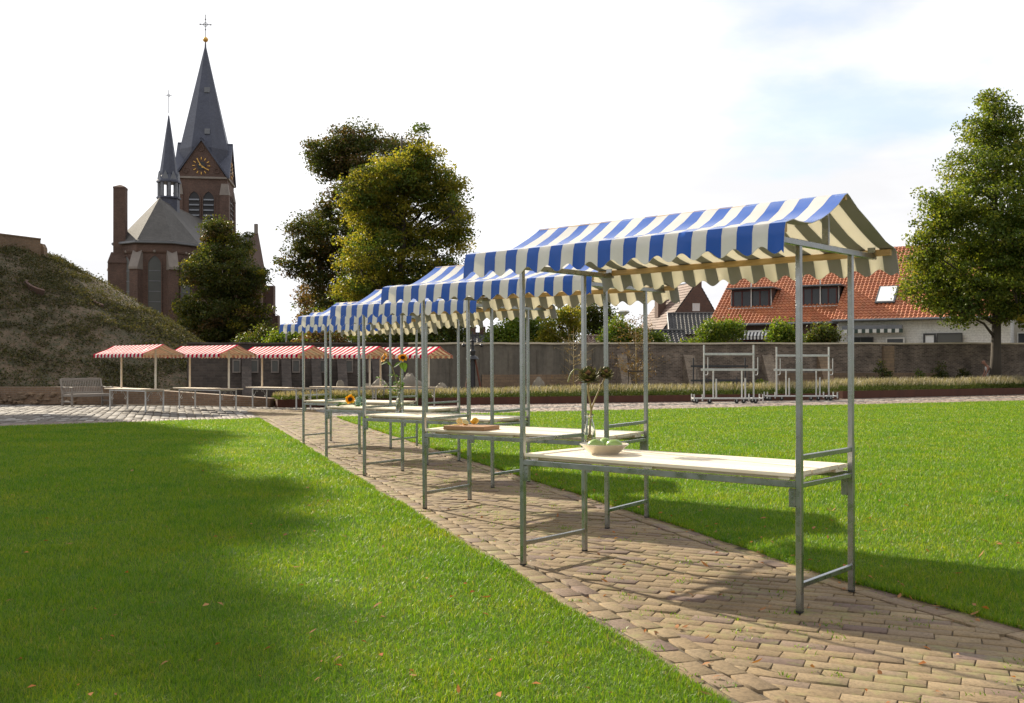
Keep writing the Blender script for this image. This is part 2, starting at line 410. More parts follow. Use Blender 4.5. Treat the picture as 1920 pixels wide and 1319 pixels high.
    M['sandstone'] = m_simple('sandstone', (.27, .235, .205), (.19, .165, .15), 1.2, .85, bump=.2)
    M['slate'] = m_brick('slate_roof', (.066, .076, .115), (.050, .058, .094), (.035, .036, .045), .30, .16, .006, rough=.5, stain=.2, bump=.2)
    M['grey_slate'] = m_brick('weathered_slate', (.092, .086, .080), (.072, .068, .064), (.07, .065, .06), .30, .16, .006, rough=.7, stain=.3, bump=.2)
    M['lead'] = m_simple('lead', (.20, .21, .235), (.14, .15, .17), 2, .5, .2)
    M['dark_glass'] = m_simple('window_glass', (.03, .034, .04), (.05, .055, .06), .6, .12)
    M['grey_glass'] = m_simple('leaded_glass', (.10, .105, .10), (.075, .08, .08), .8, .35)
    M['gold'] = m_simple('gilding', (.75, .46, .13), (.62, .36, .09), 3, .35, .7)
    M['dial'] = m_simple('clock_dial', (.02, .02, .024), (.03, .03, .034), 3, .5)
    M['iron'] = m_simple('dark_iron', (.04, .042, .047), (.06, .06, .065), 9, .5, .6)
    M['rust'] = m_simple('rusted_iron', (.13, .045, .025), (.09, .03, .018), 7, .85)
    M['corten'] = m_simple('corten_steel', (.105, .036, .019), (.070, .025, .014), 2.2, .8, bump=.15, stretch=(1, 1, .3))
    M['stone'] = m_simple('boulder_stone', (.27, .235, .185), (.15, .135, .11), 2.2, .9, bump=.6, bscale=7)
    # pantiles
    def pantile(name, a, b, cdark):
        n = NT(name)
        uv = n.tc('UV')
        sp = n.N.new('ShaderNodeSeparateXYZ'); n.L.new(uv, sp.inputs[0])
        per = n.N.new('ShaderNodeTexWhiteNoise'); per.noise_dimensions = '2D'
        fl = n.N.new('ShaderNodeVectorMath'); fl.operation = 'FLOOR'; n.L.new(uv, fl.inputs[0]); n.L.new(fl.outputs[0], per.inputs['Vector'])
        col = n.ramp(per.outputs['Value'], [(0, a), (.6, b), (1, tuple(x * .75 for x in a))])
        col = n.mix(1.0, col, n.ramp(n.noise(.7, 5), [(.3, .78), (.7, 1.1)]), 'MULTIPLY')
        return n.done(color=n.mix(n.ramp(n.noise(2.3, 6, .7), [(.55, 0.), (.75, .5)]), col, cdark), rough=.7)
    M['tile_orange'] = pantile('orange_pantile', (.47, .165, .065), (.39, .12, .05), (.20, .10, .06))
    M['tile_dark'] = pantile('dark_pantile', (.055, .055, .058), (.075, .074, .074), (.04, .045, .035))
    M['tile_brown'] = pantile('purple_brown_tile', (.17, .105, .085), (.22, .145, .115), (.15, .13, .10))
    M['white_board'] = m_brick('white_boarding', (.74, .74, .72), (.71, .71, .69), (.52, .52, .51), 6.0, .16, .008, rough=.6, stain=.12, bump=.3)
    M['pale_render'] = m_simple('pale_render', (.52, .49, .43), (.45, .42, .37), .8, .85)
    M['white_paint'] = m_simple('white_paint', (.72, .72, .70), (.62, .62, .60), 3, .5)
    M['dark_red_paint'] = m_simple('dark_red_paint', (.10, .018, .014), (.07, .014, .012), 4, .5)
    M['dark_paint'] = m_simple('dark_grey_paint', (.035, .037, .04), (.05, .05, .055), 3, .5)
    M['bright_blind'] = m_simple('white_blind', (.75, .77, .78), (.68, .70, .72), 2, .25)
    M['green_stripe'] = m_simple('green_awning_stripe', (.03, .055, .045), (.04, .06, .05), 4, .7)
    # table things
    n = NT('clear_glass'); M['glass'] = n.done(color=(.95, .98, .96, 1), rough=.02, trans=1.0, ior=1.45)
    n = NT('green_glass'); M['green_glass'] = n.done(color=(.70, .90, .78, 1), rough=.04, trans=1.0, ior=1.45)
    n = NT('water'); M['water'] = n.done(color=(.93, .96, .90, 1), rough=.0, trans=1.0, ior=1.33)
    M['glaze'] = m_simple('cream_glaze', (.56, .50, .40), (.48, .42, .32), 6, .25, coat=.4)
    M['apple'] = m_simple('green_apple', (.24, .38, .10), (.32, .44, .16), 14, .32)
    M['lemon'] = m_simple('lemon_skin', (.72, .40, .025), (.62, .34, .02), 40, .4, bump=.15, bscale=120)
    M['lemon_flesh'] = m_simple('lemon_flesh', (.78, .62, .22), (.70, .50, .14), 30, .35)
    M['lemon_pith'] = m_simple('lemon_pith', (.80, .74, .52), (.75, .68, .45), 30, .5)
    M['artichoke'] = m_leaf('artichoke_bract', [(.07, .085, .03), (.11, .115, .04), (.15, .14, .05), (.16, .07, .075)], .15, .55)
    M['stem'] = m_simple('green_stem', (.22, .22, .07), (.16, .18, .05), 20, .5)
    M['brown_stem'] = m_simple('dry_stem', (.24, .19, .085), (.30, .22, .08), 12, .6)
    M['petal'] = m_leaf('sunflower_petal', [(.75, .36, .008), (.85, .45, .012), (.80, .40, .01)], .4)
    M['seed_disc'] = m_simple('sunflower_disc', (.025, .014, .008), (.05, .03, .012), 90, .9, bump=.5)
    M['sun_leaf'] = m_leaf('sunflower_leaf', [(.07, .15, .03), (.10, .20, .04), (.14, .24, .05)], .4)
    M['fallen'] = m_leaf('fallen_leaf', [(.34, .10, .03), (.45, .17, .05), (.30, .16, .08), (.46, .25, .11)], .25, .9)
    M['skin'] = m_simple('skin', (.42, .215, .15), (.36, .18, .125), 6, .5)
    M['vest'] = m_simple('white_vest', (.75, .75, .74), (.65, .65, .64), 6, .8)
    M['trousers'] = m_simple('pale_trousers', (.55, .55, .54), (.48, .48, .47), 6, .8)
mats()
# ------------------------------------------------------------------ setting: ground, lawns, path, plaza
LEFT_EDGE = [(4.9, -8.0), (0.82, 4.23), (-7.0, 27.8)]                       # edge between left lawn and path
RIGHT_EDGE = [(6.6, -8.0), (3.9, 3.0), (2.76, 5.47), (2.23, 6.65), (1.846, 7.86), (1.44, 9.16), (-4.97, 28.66)]
LAWN_L = LEFT_EDGE + [(-12.1, 24.0), (-26.0, 13.7), (-34, 4), (-34, -8)]
LAWN_R = [(45, -8)] + RIGHT_EDGE + [(21.3, 42.3), (45, 54.6)]
def lerp_edge(E, y):
    for (x0, y0), (x1, y1) in zip(E[:-1], E[1:]):
        if y <= y1: return x0 + (x1 - x0) * (y - y0) / (y1 - y0)
    (x0, y0), (x1, y1) = E[-2:]
    return x0 + (x1 - x0) * (y - y0) / (y1 - y0)
def inside(poly, x, y):
    """even-odd test on numpy arrays"""
    r = np.zeros(np.shape(x), dtype=bool); n = len(poly)
    for i in range(n):
        x0, y0 = poly[i]; x1, y1 = poly[(i + 1) % n]
        c = ((y0 > y) != (y1 > y)) & (x < (x1 - x0) * (y - y0) / ((y1 - y0) if y1 != y0 else 1e-9) + x0)
        r ^= c
    return r
def sheet(name, poly, z, m):
    b = MB(); b.add([(p[0], p[1], z) for p in poly], [tuple(range(len(poly)))])
    o = b.build(name, m)
    if o.data.polygons[0].normal.z < 0: o.data.flip_normals()
    return tag(o, kind='structure')

def build_ground():
    b = MB(); b.add([(-1500, -300, -.05), (1500, -300, -.05), (1500, 2500, -.05), (-1500, 2500, -.05)], [(0, 1, 2, 3)])
    tag(b.build('ground', M['earth']), kind='structure')
    # lawns: gently uneven sheets
    for poly, nm in ((LAWN_L, 'lawn'), (LAWN_R, 'lawn')):
        o = sheet(nm, poly, .004, M['turf'])
    # path bed
    P = LEFT_EDGE + [(-9.6, 35.6)] + [(-6.0, 33)] + RIGHT_EDGE[::-1]
    sheet('path_bed', P, -.009, M['soil'])
    plaza = [(-40, 4), (-26.0, 13.7), (-12.1, 24.0), (-7.0, 27.8), (-4.97, 28.66), (21.3, 42.3), (45, 54.6), (45, 62), (28, 57), (14, 47), (-8, 38), (-20, 40), (-45, 40)]
    sheet('plaza_bed', plaza, -.026, M['soil'])
build_ground()

def brick_polys(name, polys, zs, m, ch=.0017, depth=.03, seed=1):
    """polys: list of 2-D polygons; every one a separate chamfered block"""
    q = random.Random(seed); V = []; Lp = []; Sz = []
    for P, z in zip(polys, zs):
        n = len(P); b = len(V)
        cx = sum(p[0] for p in P) / n; cy = sum(p[1] for p in P) / n
        tx, ty = q.gauss(0, .008), q.gauss(0, .008)
        for k in range(3):
            for p in P:
                dx, dy = p[0] - cx, p[1] - cy; dl = math.hypot(dx, dy) or 1
                s = 1.0 if k < 2 else max(.3, 1 - ch * 1.9 / dl)
                zz = z + (tx * dx + ty * dy) + (-depth if k == 0 else (-ch * .8 if k == 1 else 0))
                V.append((cx + dx * s, cy + dy * s, zz))
        for k in range(2):
            for i in range(n):
                Lp += [b + k * n + i, b + k * n + (i + 1) % n, b + (k + 1) * n + (i + 1) % n, b + (k + 1) * n + i]; Sz.append(4)
        Lp += [b + 2 * n + i for i in range(n)]; Sz.append(n)
    return np_mesh(name, np.array(V), np.array(Lp), np.array(Sz), m)
def clip(P, a, b):
    """keep the part of convex polygon P left of the line a->b"""
    out = []
    def side(p): return (b[0] - a[0]) * (p[1] - a[1]) - (b[1] - a[1]) * (p[0] - a[0])
    for i in range(len(P)):
        p, r_ = P[i], P[(i + 1) % len(P)]; sp, sr = side(p), side(r_)
        if sp >= 0: out.append(p)
        if (sp > 0 > sr) or (sp < 0 < sr):
            t = sp / (sp - sr); out.append((p[0] + (r_[0] - p[0]) * t, p[1] + (r_[1] - p[1]) * t))
    return out
def area(P): return .5 * abs(sum(P[i][0] * P[(i + 1) % len(P)][1] - P[(i + 1) % len(P)][0] * P[i][1] for i in range(len(P))))
def rect(cx, cy, u, L_, W_, q, j=.006):
    v = (-u[1], u[0]); pts = []
    for a, b in ((-1, -1), (1, -1), (1, 1), (-1, 1)):
        l = a * L_ / 2 + q.gauss(0, j); w = b * W_ / 2 + q.gauss(0, j * .7)
        pts.append((cx + u[0] * l + v[0] * w, cy + u[1] * l + v[1] * w))
    return pts
def offset_edge(E, d):
    """edge polyline moved by d along +x (across the path)"""
    return [(x + d, y) for x, y in E]

def build_path():
    q = random.Random(3); polys = []; zs = []
    a = math.atan2(-.4, .917); u = (math.cos(a), math.sin(a)); v = (-u[1], u[0])
    PL, PW = .226, .110
    Lin = offset_edge(LEFT_EDGE, .40); Rin = offset_edge(RIGHT_EDGE, -.27)
    for r_ in range(-260, 420):
        off = (r_ % 2) * PL / 2 + q.uniform(-.03, .03)
        wob = q.gauss(0, .004)
        for c in range(-160, 60):
            cx = u[0] * (c * PL + off) + v[0] * (r_ * PW + wob); cy = u[1] * (c * PL + off) + v[1] * (r_ * PW + wob)
            if not (2.2 < cy < 33.5): continue
            if cx < lerp_edge(Lin, cy) - .2 or cx > lerp_edge(Rin, cy) + .2: continue
            P = rect(cx, cy, u, PL - q.uniform(.003, .008), PW - q.uniform(.003, .008), q, .0025)
            yl = min(cy, 27.7)
            l0, l1 = (lerp_edge(Lin, yl - .5), yl - .5), (lerp_edge(Lin, yl + .5), yl + .5)
            if cy < 27.8: P = clip(P, l1, l0)
            if len(P) > 2 and cy < 28.5:
                r0, r1 = (lerp_edge(Rin, cy - .4), cy - .4), (lerp_edge(Rin, cy + .4), cy + .4)
                P = clip(P, r0, r1)
            if len(P) < 3 or area(P) < .0005: continue
            polys.append(P); zs.append(q.gauss(0, .0024))
    # border courses laid along the path
    def course(E, d, w, L_, hi, ymax, lift):
        y = 2.0 + q.uniform(0, .2)
        while y < ymax:
            x = lerp_edge(E, y) + d; x2 = lerp_edge(E, y + .2) + d
            t = Vector((x2 - x, .2)).normalized(); ln = 1.05 * L_ * q.uniform(.85, 1.1)
            P = rect(x + t[0] * ln / 2 + q.gauss(0, .006), y + t[1] * ln / 2, (t[0], t[1]), ln - .007, w - .007, q, .0035)
            polys.append(P); zs.append(lift + q.gauss(0, .002)); y += ln * t[1]
    course(LEFT_EDGE, .345, .108, .215, 0, 27.6, .006)
    course(LEFT_EDGE, .215, .13, .20, 0, 27.6, -.002)
    course(LEFT_EDGE, .085, .12, .21, 0, 27.4, -.006)
    course(RIGHT_EDGE, -.20, .11, .215, 0, 28.4, .004)
    course(RIGHT_EDGE, -.085, .11, .215, 0, 28.4, -.003)
    o = brick_polys('brick_path', polys, zs, M['path_brick'], seed=5)
    tag(o, kind='structure')
build_path()

def build_plaza():
    q = random.Random(9)
    plaza = [(-34, 8), (-26.0, 13.7), (-12.1, 24.0), (-7.0, 27.8), (-4.97, 28.66), (21.3, 42.3), (45, 54.6), (45, 61), (30, 56), (14.6, 46.5), (-8.4, 36.2), (-20, 38.4), (-40, 38.4)]
    px, py = [], []
    u = np.array((-.316, .949)); v = np.array((.949, .316))
    PL, PW = .36, .235
    pale, brown, zp, zb = [], [], [], []
    fl = [(-26.0, 13.7), (-12.1, 24.0), (-7.0, 27.8), (-4.97, 28.66), (21.3, 42.3), (45, 54.6)]
    def dist(x, y):
        m = 99
        for (x0, y0), (x1, y1) in zip(fl[:-1], fl[1:]):
            dx, dy = x1 - x0, y1 - y0; t = max(0, min(1, ((x - x0) * dx + (y - y0) * dy) / (dx * dx + dy * dy)))
            m = min(m, math.hypot(x - x0 - t * dx, y - y0 - t * dy))
        return m
    cs, rs = np.meshgrid(np.arange(-20, 200), np.arange(-180, 220))
    off = (rs % 2) * PL * .5
    X = u[0] * (cs * PL + off) + v[0] * rs * PW; Y = u[1] * (cs * PL + off) + v[1] * rs * PW
    ok = inside(plaza, X, Y) & (Y > 8) & (np.abs(X) < .62 * Y + 3)
    for x, y in zip(X[ok], Y[ok]):
        d = dist(x, y)
        onpath = (-9.5 < x < -4.6) and lerp_edge(LEFT_EDGE, y) < x < lerp_edge(RIGHT_EDGE, y) and y < 33.2
        if onpath: continue
        if d < 1.5 or (x > -4 and not (3.0 < d < 4.2)):
            for h in (-.5, .5):
                P = rect(x + v[0] * h * PW / 2, y + v[1] * h * PW / 2, tuple(u), PL * .62 if False else PL - .02, PW / 2 - .014, q, .006)
                brown.append(P); zb.append(q.gauss(-.010, .004))
        else:
            pale.append(rect(x, y, tuple(u), PL - q.uniform(.02, .045), PW - q.uniform(.02, .04), q, .010)); zp.append(q.gauss(-.006, .006))
    tag(brick_polys('plaza_paving', pale, zp, M['sett'], .012, seed=2), kind='structure')
    tag(brick_polys('plaza_edging', brown, zb, M['brown_sett'], .006, seed=4), kind='structure')
build_plaza()

# ------------------------------------------------------------------ grass blades
def blade_mesh(name, x, y, z, h, w, lean, m, seed=1, curl=.5):
    g = np.random.default_rng(seed); n = len(x)
    a = g.uniform(0, 2 * PI, n); b = a + g.normal(0, .6, n) + PI / 2
    dx, dy = np.cos(a), np.sin(a); wx, wy = np.cos(b) * w / 2, np.sin(b) * w / 2
    l = lean * h
    V = np.empty((n, 5, 3), dtype=np.float32)
    mx, my = x + dx * l * .35, y + dy * l * .35; tx, ty = x + dx * l, y + dy * l
    hz = np.sqrt(np.maximum(h * h - (l * .8) ** 2, (h * .3) ** 2))
    V[:, 0] = np.stack([x - wx, y - wy, z], 1); V[:, 1] = np.stack([x + wx, y + wy, z], 1)
    V[:, 2] = np.stack([mx + wx * .85, my + wy * .85, z + hz * .62], 1); V[:, 3] = np.stack([mx - wx * .85, my - wy * .85, z + hz * .62], 1)
    V[:, 4] = np.stack([tx, ty, z + hz], 1)
    base = (np.arange(n) * 5)[:, None]
    Lp = (base + np.array([[0, 1, 2, 3, 3, 2, 4]])).ravel()
    Sz = np.tile([4, 3], n)
    return np_mesh(name, V.reshape(-1, 3), Lp, Sz, m)
def vnoise(x, y, sc, seed=0):
    """cheap smooth value noise"""
    g = np.random.default_rng(seed); T = g.random((256, 256))
    X, Y = x * sc, y * sc; i, j = np.floor(X).astype(int), np.floor(Y).astype(int)
    fx, fy = X - i, Y - j; fx = fx * fx * (3 - 2 * fx); fy = fy * fy * (3 - 2 * fy)
    t = lambda a, b: T[a % 256, b % 256]
    return (t(i, j) * (1 - fx) + t(i + 1, j) * fx) * (1 - fy) + (t(i, j + 1) * (1 - fx) + t(i + 1, j + 1) * fx) * fy
def build_grass():
    N = 1800000; g = rng
    y = (3.3 ** .45 + g.random(N) * (44 ** .45 - 3.3 ** .45)) ** (1 / .45)          # density falls with distance
    x = g.uniform(-1, 1, N) * (.56 * y + .8)
    for poly, nm, edge, sd in ((LAWN_L, 'lawn_grass', LEFT_EDGE, 1), (LAWN_R, 'lawn_grass', RIGHT_EDGE, 2)):
        k = inside(poly, x, y); X, Y = x[k], y[k]
        # ragged rim along the path
        ey = g.uniform(3.4, 27.6, 26000); ey = 3.4 + (ey - 3.4) ** 2 / 24.2
        sgn = -1 if sd == 1 else 1
        ex = np.interp(ey, [e[1] for e in edge], [e[0] for e in edge]) + sgn * (np.abs(g.normal(0, .05, len(ey))) - .045 - .05 * vnoise(ex_ := ey, ey * 0, 2.2, 5))
        X = np.concatenate([X, ex]); Y = np.concatenate([Y, ey])
        cl = vnoise(X, Y, 1.1, 3) * .5 + vnoise(X, Y, 4.5, 4) * .5
        far = np.maximum(Y / 4.2, .8)
        n = len(X)
        h = (.014 + .034 * cl + g.normal(0, .008, n)).clip(.008, .08) * np.minimum(far, 3) ** .25
        w = .0024 * far ** .66 * g.uniform(.7, 1.3, n)
        o = blade_mesh(nm, X, Y, np.full(n, .002), h, w, g.uniform(.25, 1.15, n), M['grass'], seed=sd + 20)
        tag(o, ('short green grass blades of the lawn left of the brick path' if sd == 1 else 'short green grass blades of the lawn right of the brick path'), 'grass', kind='stuff')
    # weeds in the joints of the path
    n = 5200; yy = 3.4 + g.random(n) ** 1.7 * 24
    cl = g.integers(0, 420, n); cy = 3.4 + np.random.default_rng(3).random(420) ** 1.5 * 24; ct = np.random.default_rng(4).random(420)
    Y = cy[cl] + g.normal(0, .03, n); le = np.interp(Y, [e[1] for e in LEFT_EDGE], [e[0] for e in LEFT_EDGE]); re = np.interp(Y, [e[1] for e in RIGHT_EDGE], [e[0] for e in RIGHT_EDGE])
    X = le + (re - le) * ct[cl] + g.normal(0, .035, n)
    o = blade_mesh('path_weed', X, Y, np.full(n, -.008), g.uniform(.015, .036, n), g.uniform(.004, .008, n), g.uniform(.5, 1.1, n), M['grass'], seed=77)
    tag(o, 'tiny weeds and moss tufts growing in the joints of the brick path', 'weeds', kind='stuff')
build_grass()

# ------------------------------------------------------------------ mound
MC, MR = (-30.6, 52.2), 18.3
def mound_h(x, y):
    d = np.hypot(x - MC[0], (y - MC[1]) * 1.0)
    t = MR - d
    h = np.where(t < 11.6, t * .625, 7.25 + (t - 11.6) * .12)
    foot = np.exp(-np.maximum(t, 0) / 1.2)
    h = np.maximum(h, 0) + foot * .12 * (t > -1)
    n1 = vnoise(x + 99, y + 99, .35, 8) - .5; n2 = vnoise(x + 50, y + 70, 1.3, 9) - .5
    return h + (n1 * .34 + n2 * .16) * np.clip(t / 2, 0, 1) - .08 * (t < -.6)
def build_mound():
    xs = np.arange(-52, -9.9, .3); ys = np.arange(32.9, 73, .3)
    X, Y = np.meshgrid(xs, ys); Z = mound_h(X, Y) - .03
    nx, ny = len(xs), len(ys)
    V = np.stack([X.ravel(), Y.ravel(), Z.ravel()], 1)
    i, j = np.meshgrid(np.arange(nx - 1), np.arange(ny - 1)); a = (j * nx + i).ravel()
    keep = (np.hypot(X - MC[0], Y - MC[1]).ravel()[a] < MR + .6) & (Y.ravel()[a] > 38.2)
    a = a[keep]
    F4 = np.stack([a, a + 1, a + nx + 1, a + nx], 1)
    o = np_mesh('mound', V, F4.ravel(), np.full(len(F4), 4), M['mound'], smooth=True)
    tag(o, kind='structure')
    # creeping cover: leaf sprays on the slope
    g = np.random.default_rng(5); N = 460000
    x = g.uniform(-40, -11.5, N); y = g.uniform(38.4, 62, N)
    t = MR - np.hypot(x - MC[0], y - MC[1])
    hz = mound_h(x, y); s_, t_ = x * .75 + hz * .9 + 90, hz * 1.1 - x * .75 + y * .25 + 90      # streaks run down the slope
    cov = vnoise(x + 5, hz * 1.25 + y * .3 + 60, .62, 21) * .36 + vnoise(x * .8 + hz * .9 + 40, hz * 1.3 - x * .5 + 80, 1.9, 22) * .38 + vnoise(x, hz * 1.4 + y * .2 + 40, 4.2, 24) * .26
    cov = cov + .05 * np.clip((x + 22) / 5, 0, 1.6)
    k = (t > .05) & (g.random(N) < .10 + .62 * np.clip((cov - .44) * 5, 0, 1))
    x, y = x[k], y[k]; n = len(x); z = mound_h(x, y) + np.abs(g.normal(.04, .11, n)) - .03
    leaf_mesh('mound_creeper', np.stack([x, y, z], 1), g.uniform(.05, .135, n), M['ivy'], seed=31, up=.5, label=('low evergreen creeper sprawling over the earth mound', 'ground cover'))
    # a few upright sprays on the skyline
    # slope ends here

def leaf_mesh(name, C, size, m, parent=None, seed=1, up=.4, label=None, aspect=.62, mi=None):
    """one bent leaf (two quads) per centre"""
    g = np.random.default_rng(seed); n = len(C)
    nrm = g.normal(0, 1, (n, 3)); nrm[:, 2] = np.abs(nrm[:, 2]) + up; nrm /= np.linalg.norm(nrm, axis=1, keepdims=True)
    t = g.normal(0, 1, (n, 3)); t -= nrm * (t * nrm).sum(1, keepdims=True); t /= np.linalg.norm(t, axis=1, keepdims=True) + 1e-9
    b = np.cross(nrm, t); s = np.asarray(size)[:, None] / 2
    w = s * aspect; dr = nrm * s * .35
    V = np.empty((n, 6, 3), dtype=np.float32)
    V[:, 0] = C - t * s; V[:, 1] = C + b * w - t * s * .1 + dr * .6; V[:, 2] = C + t * s - dr * .4
    V[:, 3] = C - b * w - t * s * .1 + dr * .6; V[:, 4] = C; V[:, 5] = C
    V = V[:, :4]
    base = (np.arange(n) * 4)[:, None]
    Lp = (base + np.array([[0, 1, 2, 0, 2, 3]])).ravel()
    o = np_mesh(name, V.reshape(-1, 3), Lp, np.full(2 * n, 3), m, parent, mi=None if mi is None else np.repeat(mi, 2))
    if label: tag(o, label[0], label[1], kind='stuff')
    return o
build_mound()
# ------------------------------------------------------------------ blue and white market stalls
SW, SDp, HP, HR, OR = 2.09, .71, 2.09, 2.42, .135        # width, depth, post height, ridge height, ridge overhang
def canopy_profile(D, oe, ob, zf, zr, zb):
    """(y, z) from the front eave over the ridge to the back eave"""
    yf, yr, yb = -oe, D / 2, D + ob
    ft = [(0, 0), (.05, .045), (.12, .10), (.20, .085), (.29, .085), (.40, .125), (.55, .24), (.68, .39), (.84, .66), (.95, .91), (1, 1.0)]
    bk = [(.05, .945), (.2, .755), (.4, .52), (.6, .305), (.78, .135), (.88, .075), (.95, .045), (1, 0)]
    P = [(yf + (yr - yf) * t, zf + (zr - zf) * s) for t, s in ft] + [(yr + (yb - yr) * t, zb + (zr - zb) * s) for t, s in bk]
    return P
def canopy(name, x0, x1, prof, drop_f, drop_b, stripes, lobes, mats, amp=.022, th=.004, seed=1, sub=7, flare=.05, parent=None, sag=.010):
    """striped cloth roof with scalloped hanging edges; outer and inner face each with its own print"""
    q = np.random.default_rng(seed); nx = stripes * sub + 1
    xs = np.linspace(x0, x1, nx); L_ = x1 - x0
    ph = q.uniform(0, 6, 4)
    def scal(x, side):
        t = (x - x0) / L_; e = min(t, 1 - t) * lobes
        w = .5 - .5 * math.cos(2 * PI * (t * lobes))
        return amp * 2 * w * (1 if e > .02 else 0)
    rows = []
    # front hanging edge (bottom up), roof, back hanging edge (top down)
    nv = 5
    (yf, zf), (yb, zb) = prof[0], prof[-1]
    grid = []
    for x in xs:
        col = []
        bf = drop_f - scal(x, 0); bb = drop_b - scal(x, 1)
        wob = math.sin(x * 7 + ph[0]) * .006
        for k in range(nv): t = 1 - k / nv; col.append((x, yf - .012 - flare * .25 * t + wob * t, zf - .012 - bf * t))
        for i, (y, z) in enumerate(prof):
            m = math.sin(PI * i / (len(prof) - 1))
            dz = sag * m * (math.sin(x * 5.1 + y * 9 + ph[1]) * .5 + math.sin(x * 11.3 - y * 14 + ph[2]) * .35 + math.sin(x * 2.3 + ph[3]) * .4 + .28 * math.sin(x * 23 + y * 17 + ph[0]) * math.sin(x * 3.1 + ph[1]) + .22 * math.sin(y * 38 + x * 2 + ph[2]))
            if abs(z - max(p[1] for p in prof)) < .004: dz = 0
            col.append((x, y, z + dz))
        for k in range(1, nv + 1): t = k / nv; col.append((x, yb + .010 + flare * t + wob * t, zb - .010 - bb * t))
        grid.append(col)
    G = np.array(grid); ny = G.shape[1]
    # normals by finite differences, the inner face lies th below
    dv = np.gradient(G, axis=1); du = np.gradient(G, axis=0); Nn = np.cross(du, dv); Nn /= np.linalg.norm(Nn, axis=2, keepdims=True) + 1e-9
    I = G - Nn * th
    V = np.concatenate([G.reshape(-1, 3), I.reshape(-1, 3)]); off = nx * ny
    fs, mi = [], []
    for i in range(nx - 1):
        s = (i // sub) % 2
        for j in range(ny - 1):
            a, b, c, d = i * ny + j, (i + 1) * ny + j, (i + 1) * ny + j + 1, i * ny + j + 1
            fs.append((a, b, c, d)); mi.append(s)
            fs.append((off + d, off + c, off + b, off + a)); mi.append(2 + s)
    for i in range(nx - 1):
        for j in (0, ny - 1):
            a, b = i * ny + j, (i + 1) * ny + j; fs.append((a, off + a, off + b, b) if j == 0 else (b, off + b, off + a, a)); mi.append(1)
    for j in range(ny - 1):
        for i in (0, nx - 1):
            a, b = i * ny + j, i * ny + j + 1; fs.append((b, off + b, off + a, a) if i == 0 else (a, off + a, off + b, b)); mi.append(1)
    me = bpy.data.meshes.new(name); me.from_pydata([tuple(v) for v in V], [], fs)
    for m in mats: me.materials.append(m)
    me.polygons.foreach_set('material_index', mi); me.polygons.foreach_set('use_smooth', [True] * len(fs))
    me.set_sharp_from_angle(angle=R(50)); me.update()
    o = bpy.data.objects.new(name, me); COL.objects.link(o)
    if parent is not None: o.parent = parent
    return o
def one(name, m, parent, *bars, smooth=False):
    b = MB()
    for a in bars:
        if a[0] == 'box': b.box(*a[1:])
        elif a[0] == 'tube': b.tube(*a[1:])
        else: b.bar(*a)
    return b.build(name, m, parent, smooth=smooth)

def make_stall():
    t = empty('market_stall'); G = M['galv']
    for x in (0, SW):
        s = 1 if x == 0 else -1            # towards the middle of the stall
        for y in (0, SDp):
            p = MB(); p.bar((x, y, .012), (x, y, .93), .035, .035, .0035); p.bar((x, y, .93), (x, y, HP), .031, .031, .003)
            po = p.build('post', G, t)
            f = MB(); f.box((x, y, .008), (.033, .033, .016)); f.build('foot_cap', M['black_rubber'], po)
            # sliding clamp that carries the table rail, with its row of bolt heads
            c = MB(); c.bar((x + s * .040, y, .60), (x + s * .040, y, .705), .042, .030, .004, up=(0, 1, 0)); c.box((x + s * .021, y, .655), (.010, .026, .09))
            for z in (.625, .655, .685): c.tube([(x + s * .040, y - .0195, z), (x + s * .040, y - .014, z)], .005, 8)
            c.build('clamp', G, t)
        for z, h in ((.155, .030), (.725, .028), (.885, .028)):
            one('crossbar', G, t, ((x, .0175, z), (x, SDp - .0175, z), .024, h, .003))
        one('roof_beam', G, t, ((x, -.40, HP + .018), (x, SDp + .37, HP + .018), .032, .036, .003))
        one('ridge_post', G, t, ((x, SDp / 2, HP + .037), (x, SDp / 2, HR - .036), .044, .016, .002, (0, 1, 0)))
        for y in (-.355, SDp + .325):
            k = MB(); k.box((x, y, HP + .060), (.05, .005, .046)); k.box((x, y + (.02 if y < 0 else -.02), HP + .0388), (.05, .04, .005)); k.build('plank_bracket', G, t)
    for y in (-.385, SDp + .355): one('eave_plank', M['plank'], t, ((-OR + .02, y, HP + .057), (SW + OR - .02, y, HP + .057), .024, .044, .003) if y < 0 else ((-OR + .02, y, HP + .041), (SW + OR - .02, y, HP + .041), .024, .042, .003))
    one('ridge_plank', M['plank'], t, ((-OR + .01, SDp / 2, HR - .022), (SW + OR - .01, SDp / 2, HR - .022), .026, .034, .003))
    for y in (.0, SDp): one('table_rail', G, t, ((.018, y, .730), (SW - .018, y, .730), .028, .038, .003))
    b = MB(); n = 6; w = (SDp + .03) / n
    for i in range(n):
        y = -.015 + w * (i + .5); q = random.Random(i)
        b.bar((.032, y, .783), (SW - .032 + q.uniform(-.006, .006), y, .783), w - .004, .024, .003)
    for y in (.09, SDp - .09):
        b.bar((.036, y, .760), (SW - .036, y, .760), .11, .020, .003)
    for x in (.10, SW / 2, SW - .10): b.bar((x, .01, .7605), (x, SDp - .01, .7605), .07, .018, .003)
    b.build('table_top', M['pine'], t)
    canopy('canopy', -OR, SW + OR, canopy_profile(SDp, .43, .385, 2.172, HR, 2.15), .155, .15, 25, 14.3, [M['blue'], M['white'], M['grey_under'], M['cream_under']], parent=t, seed=3)
    return t
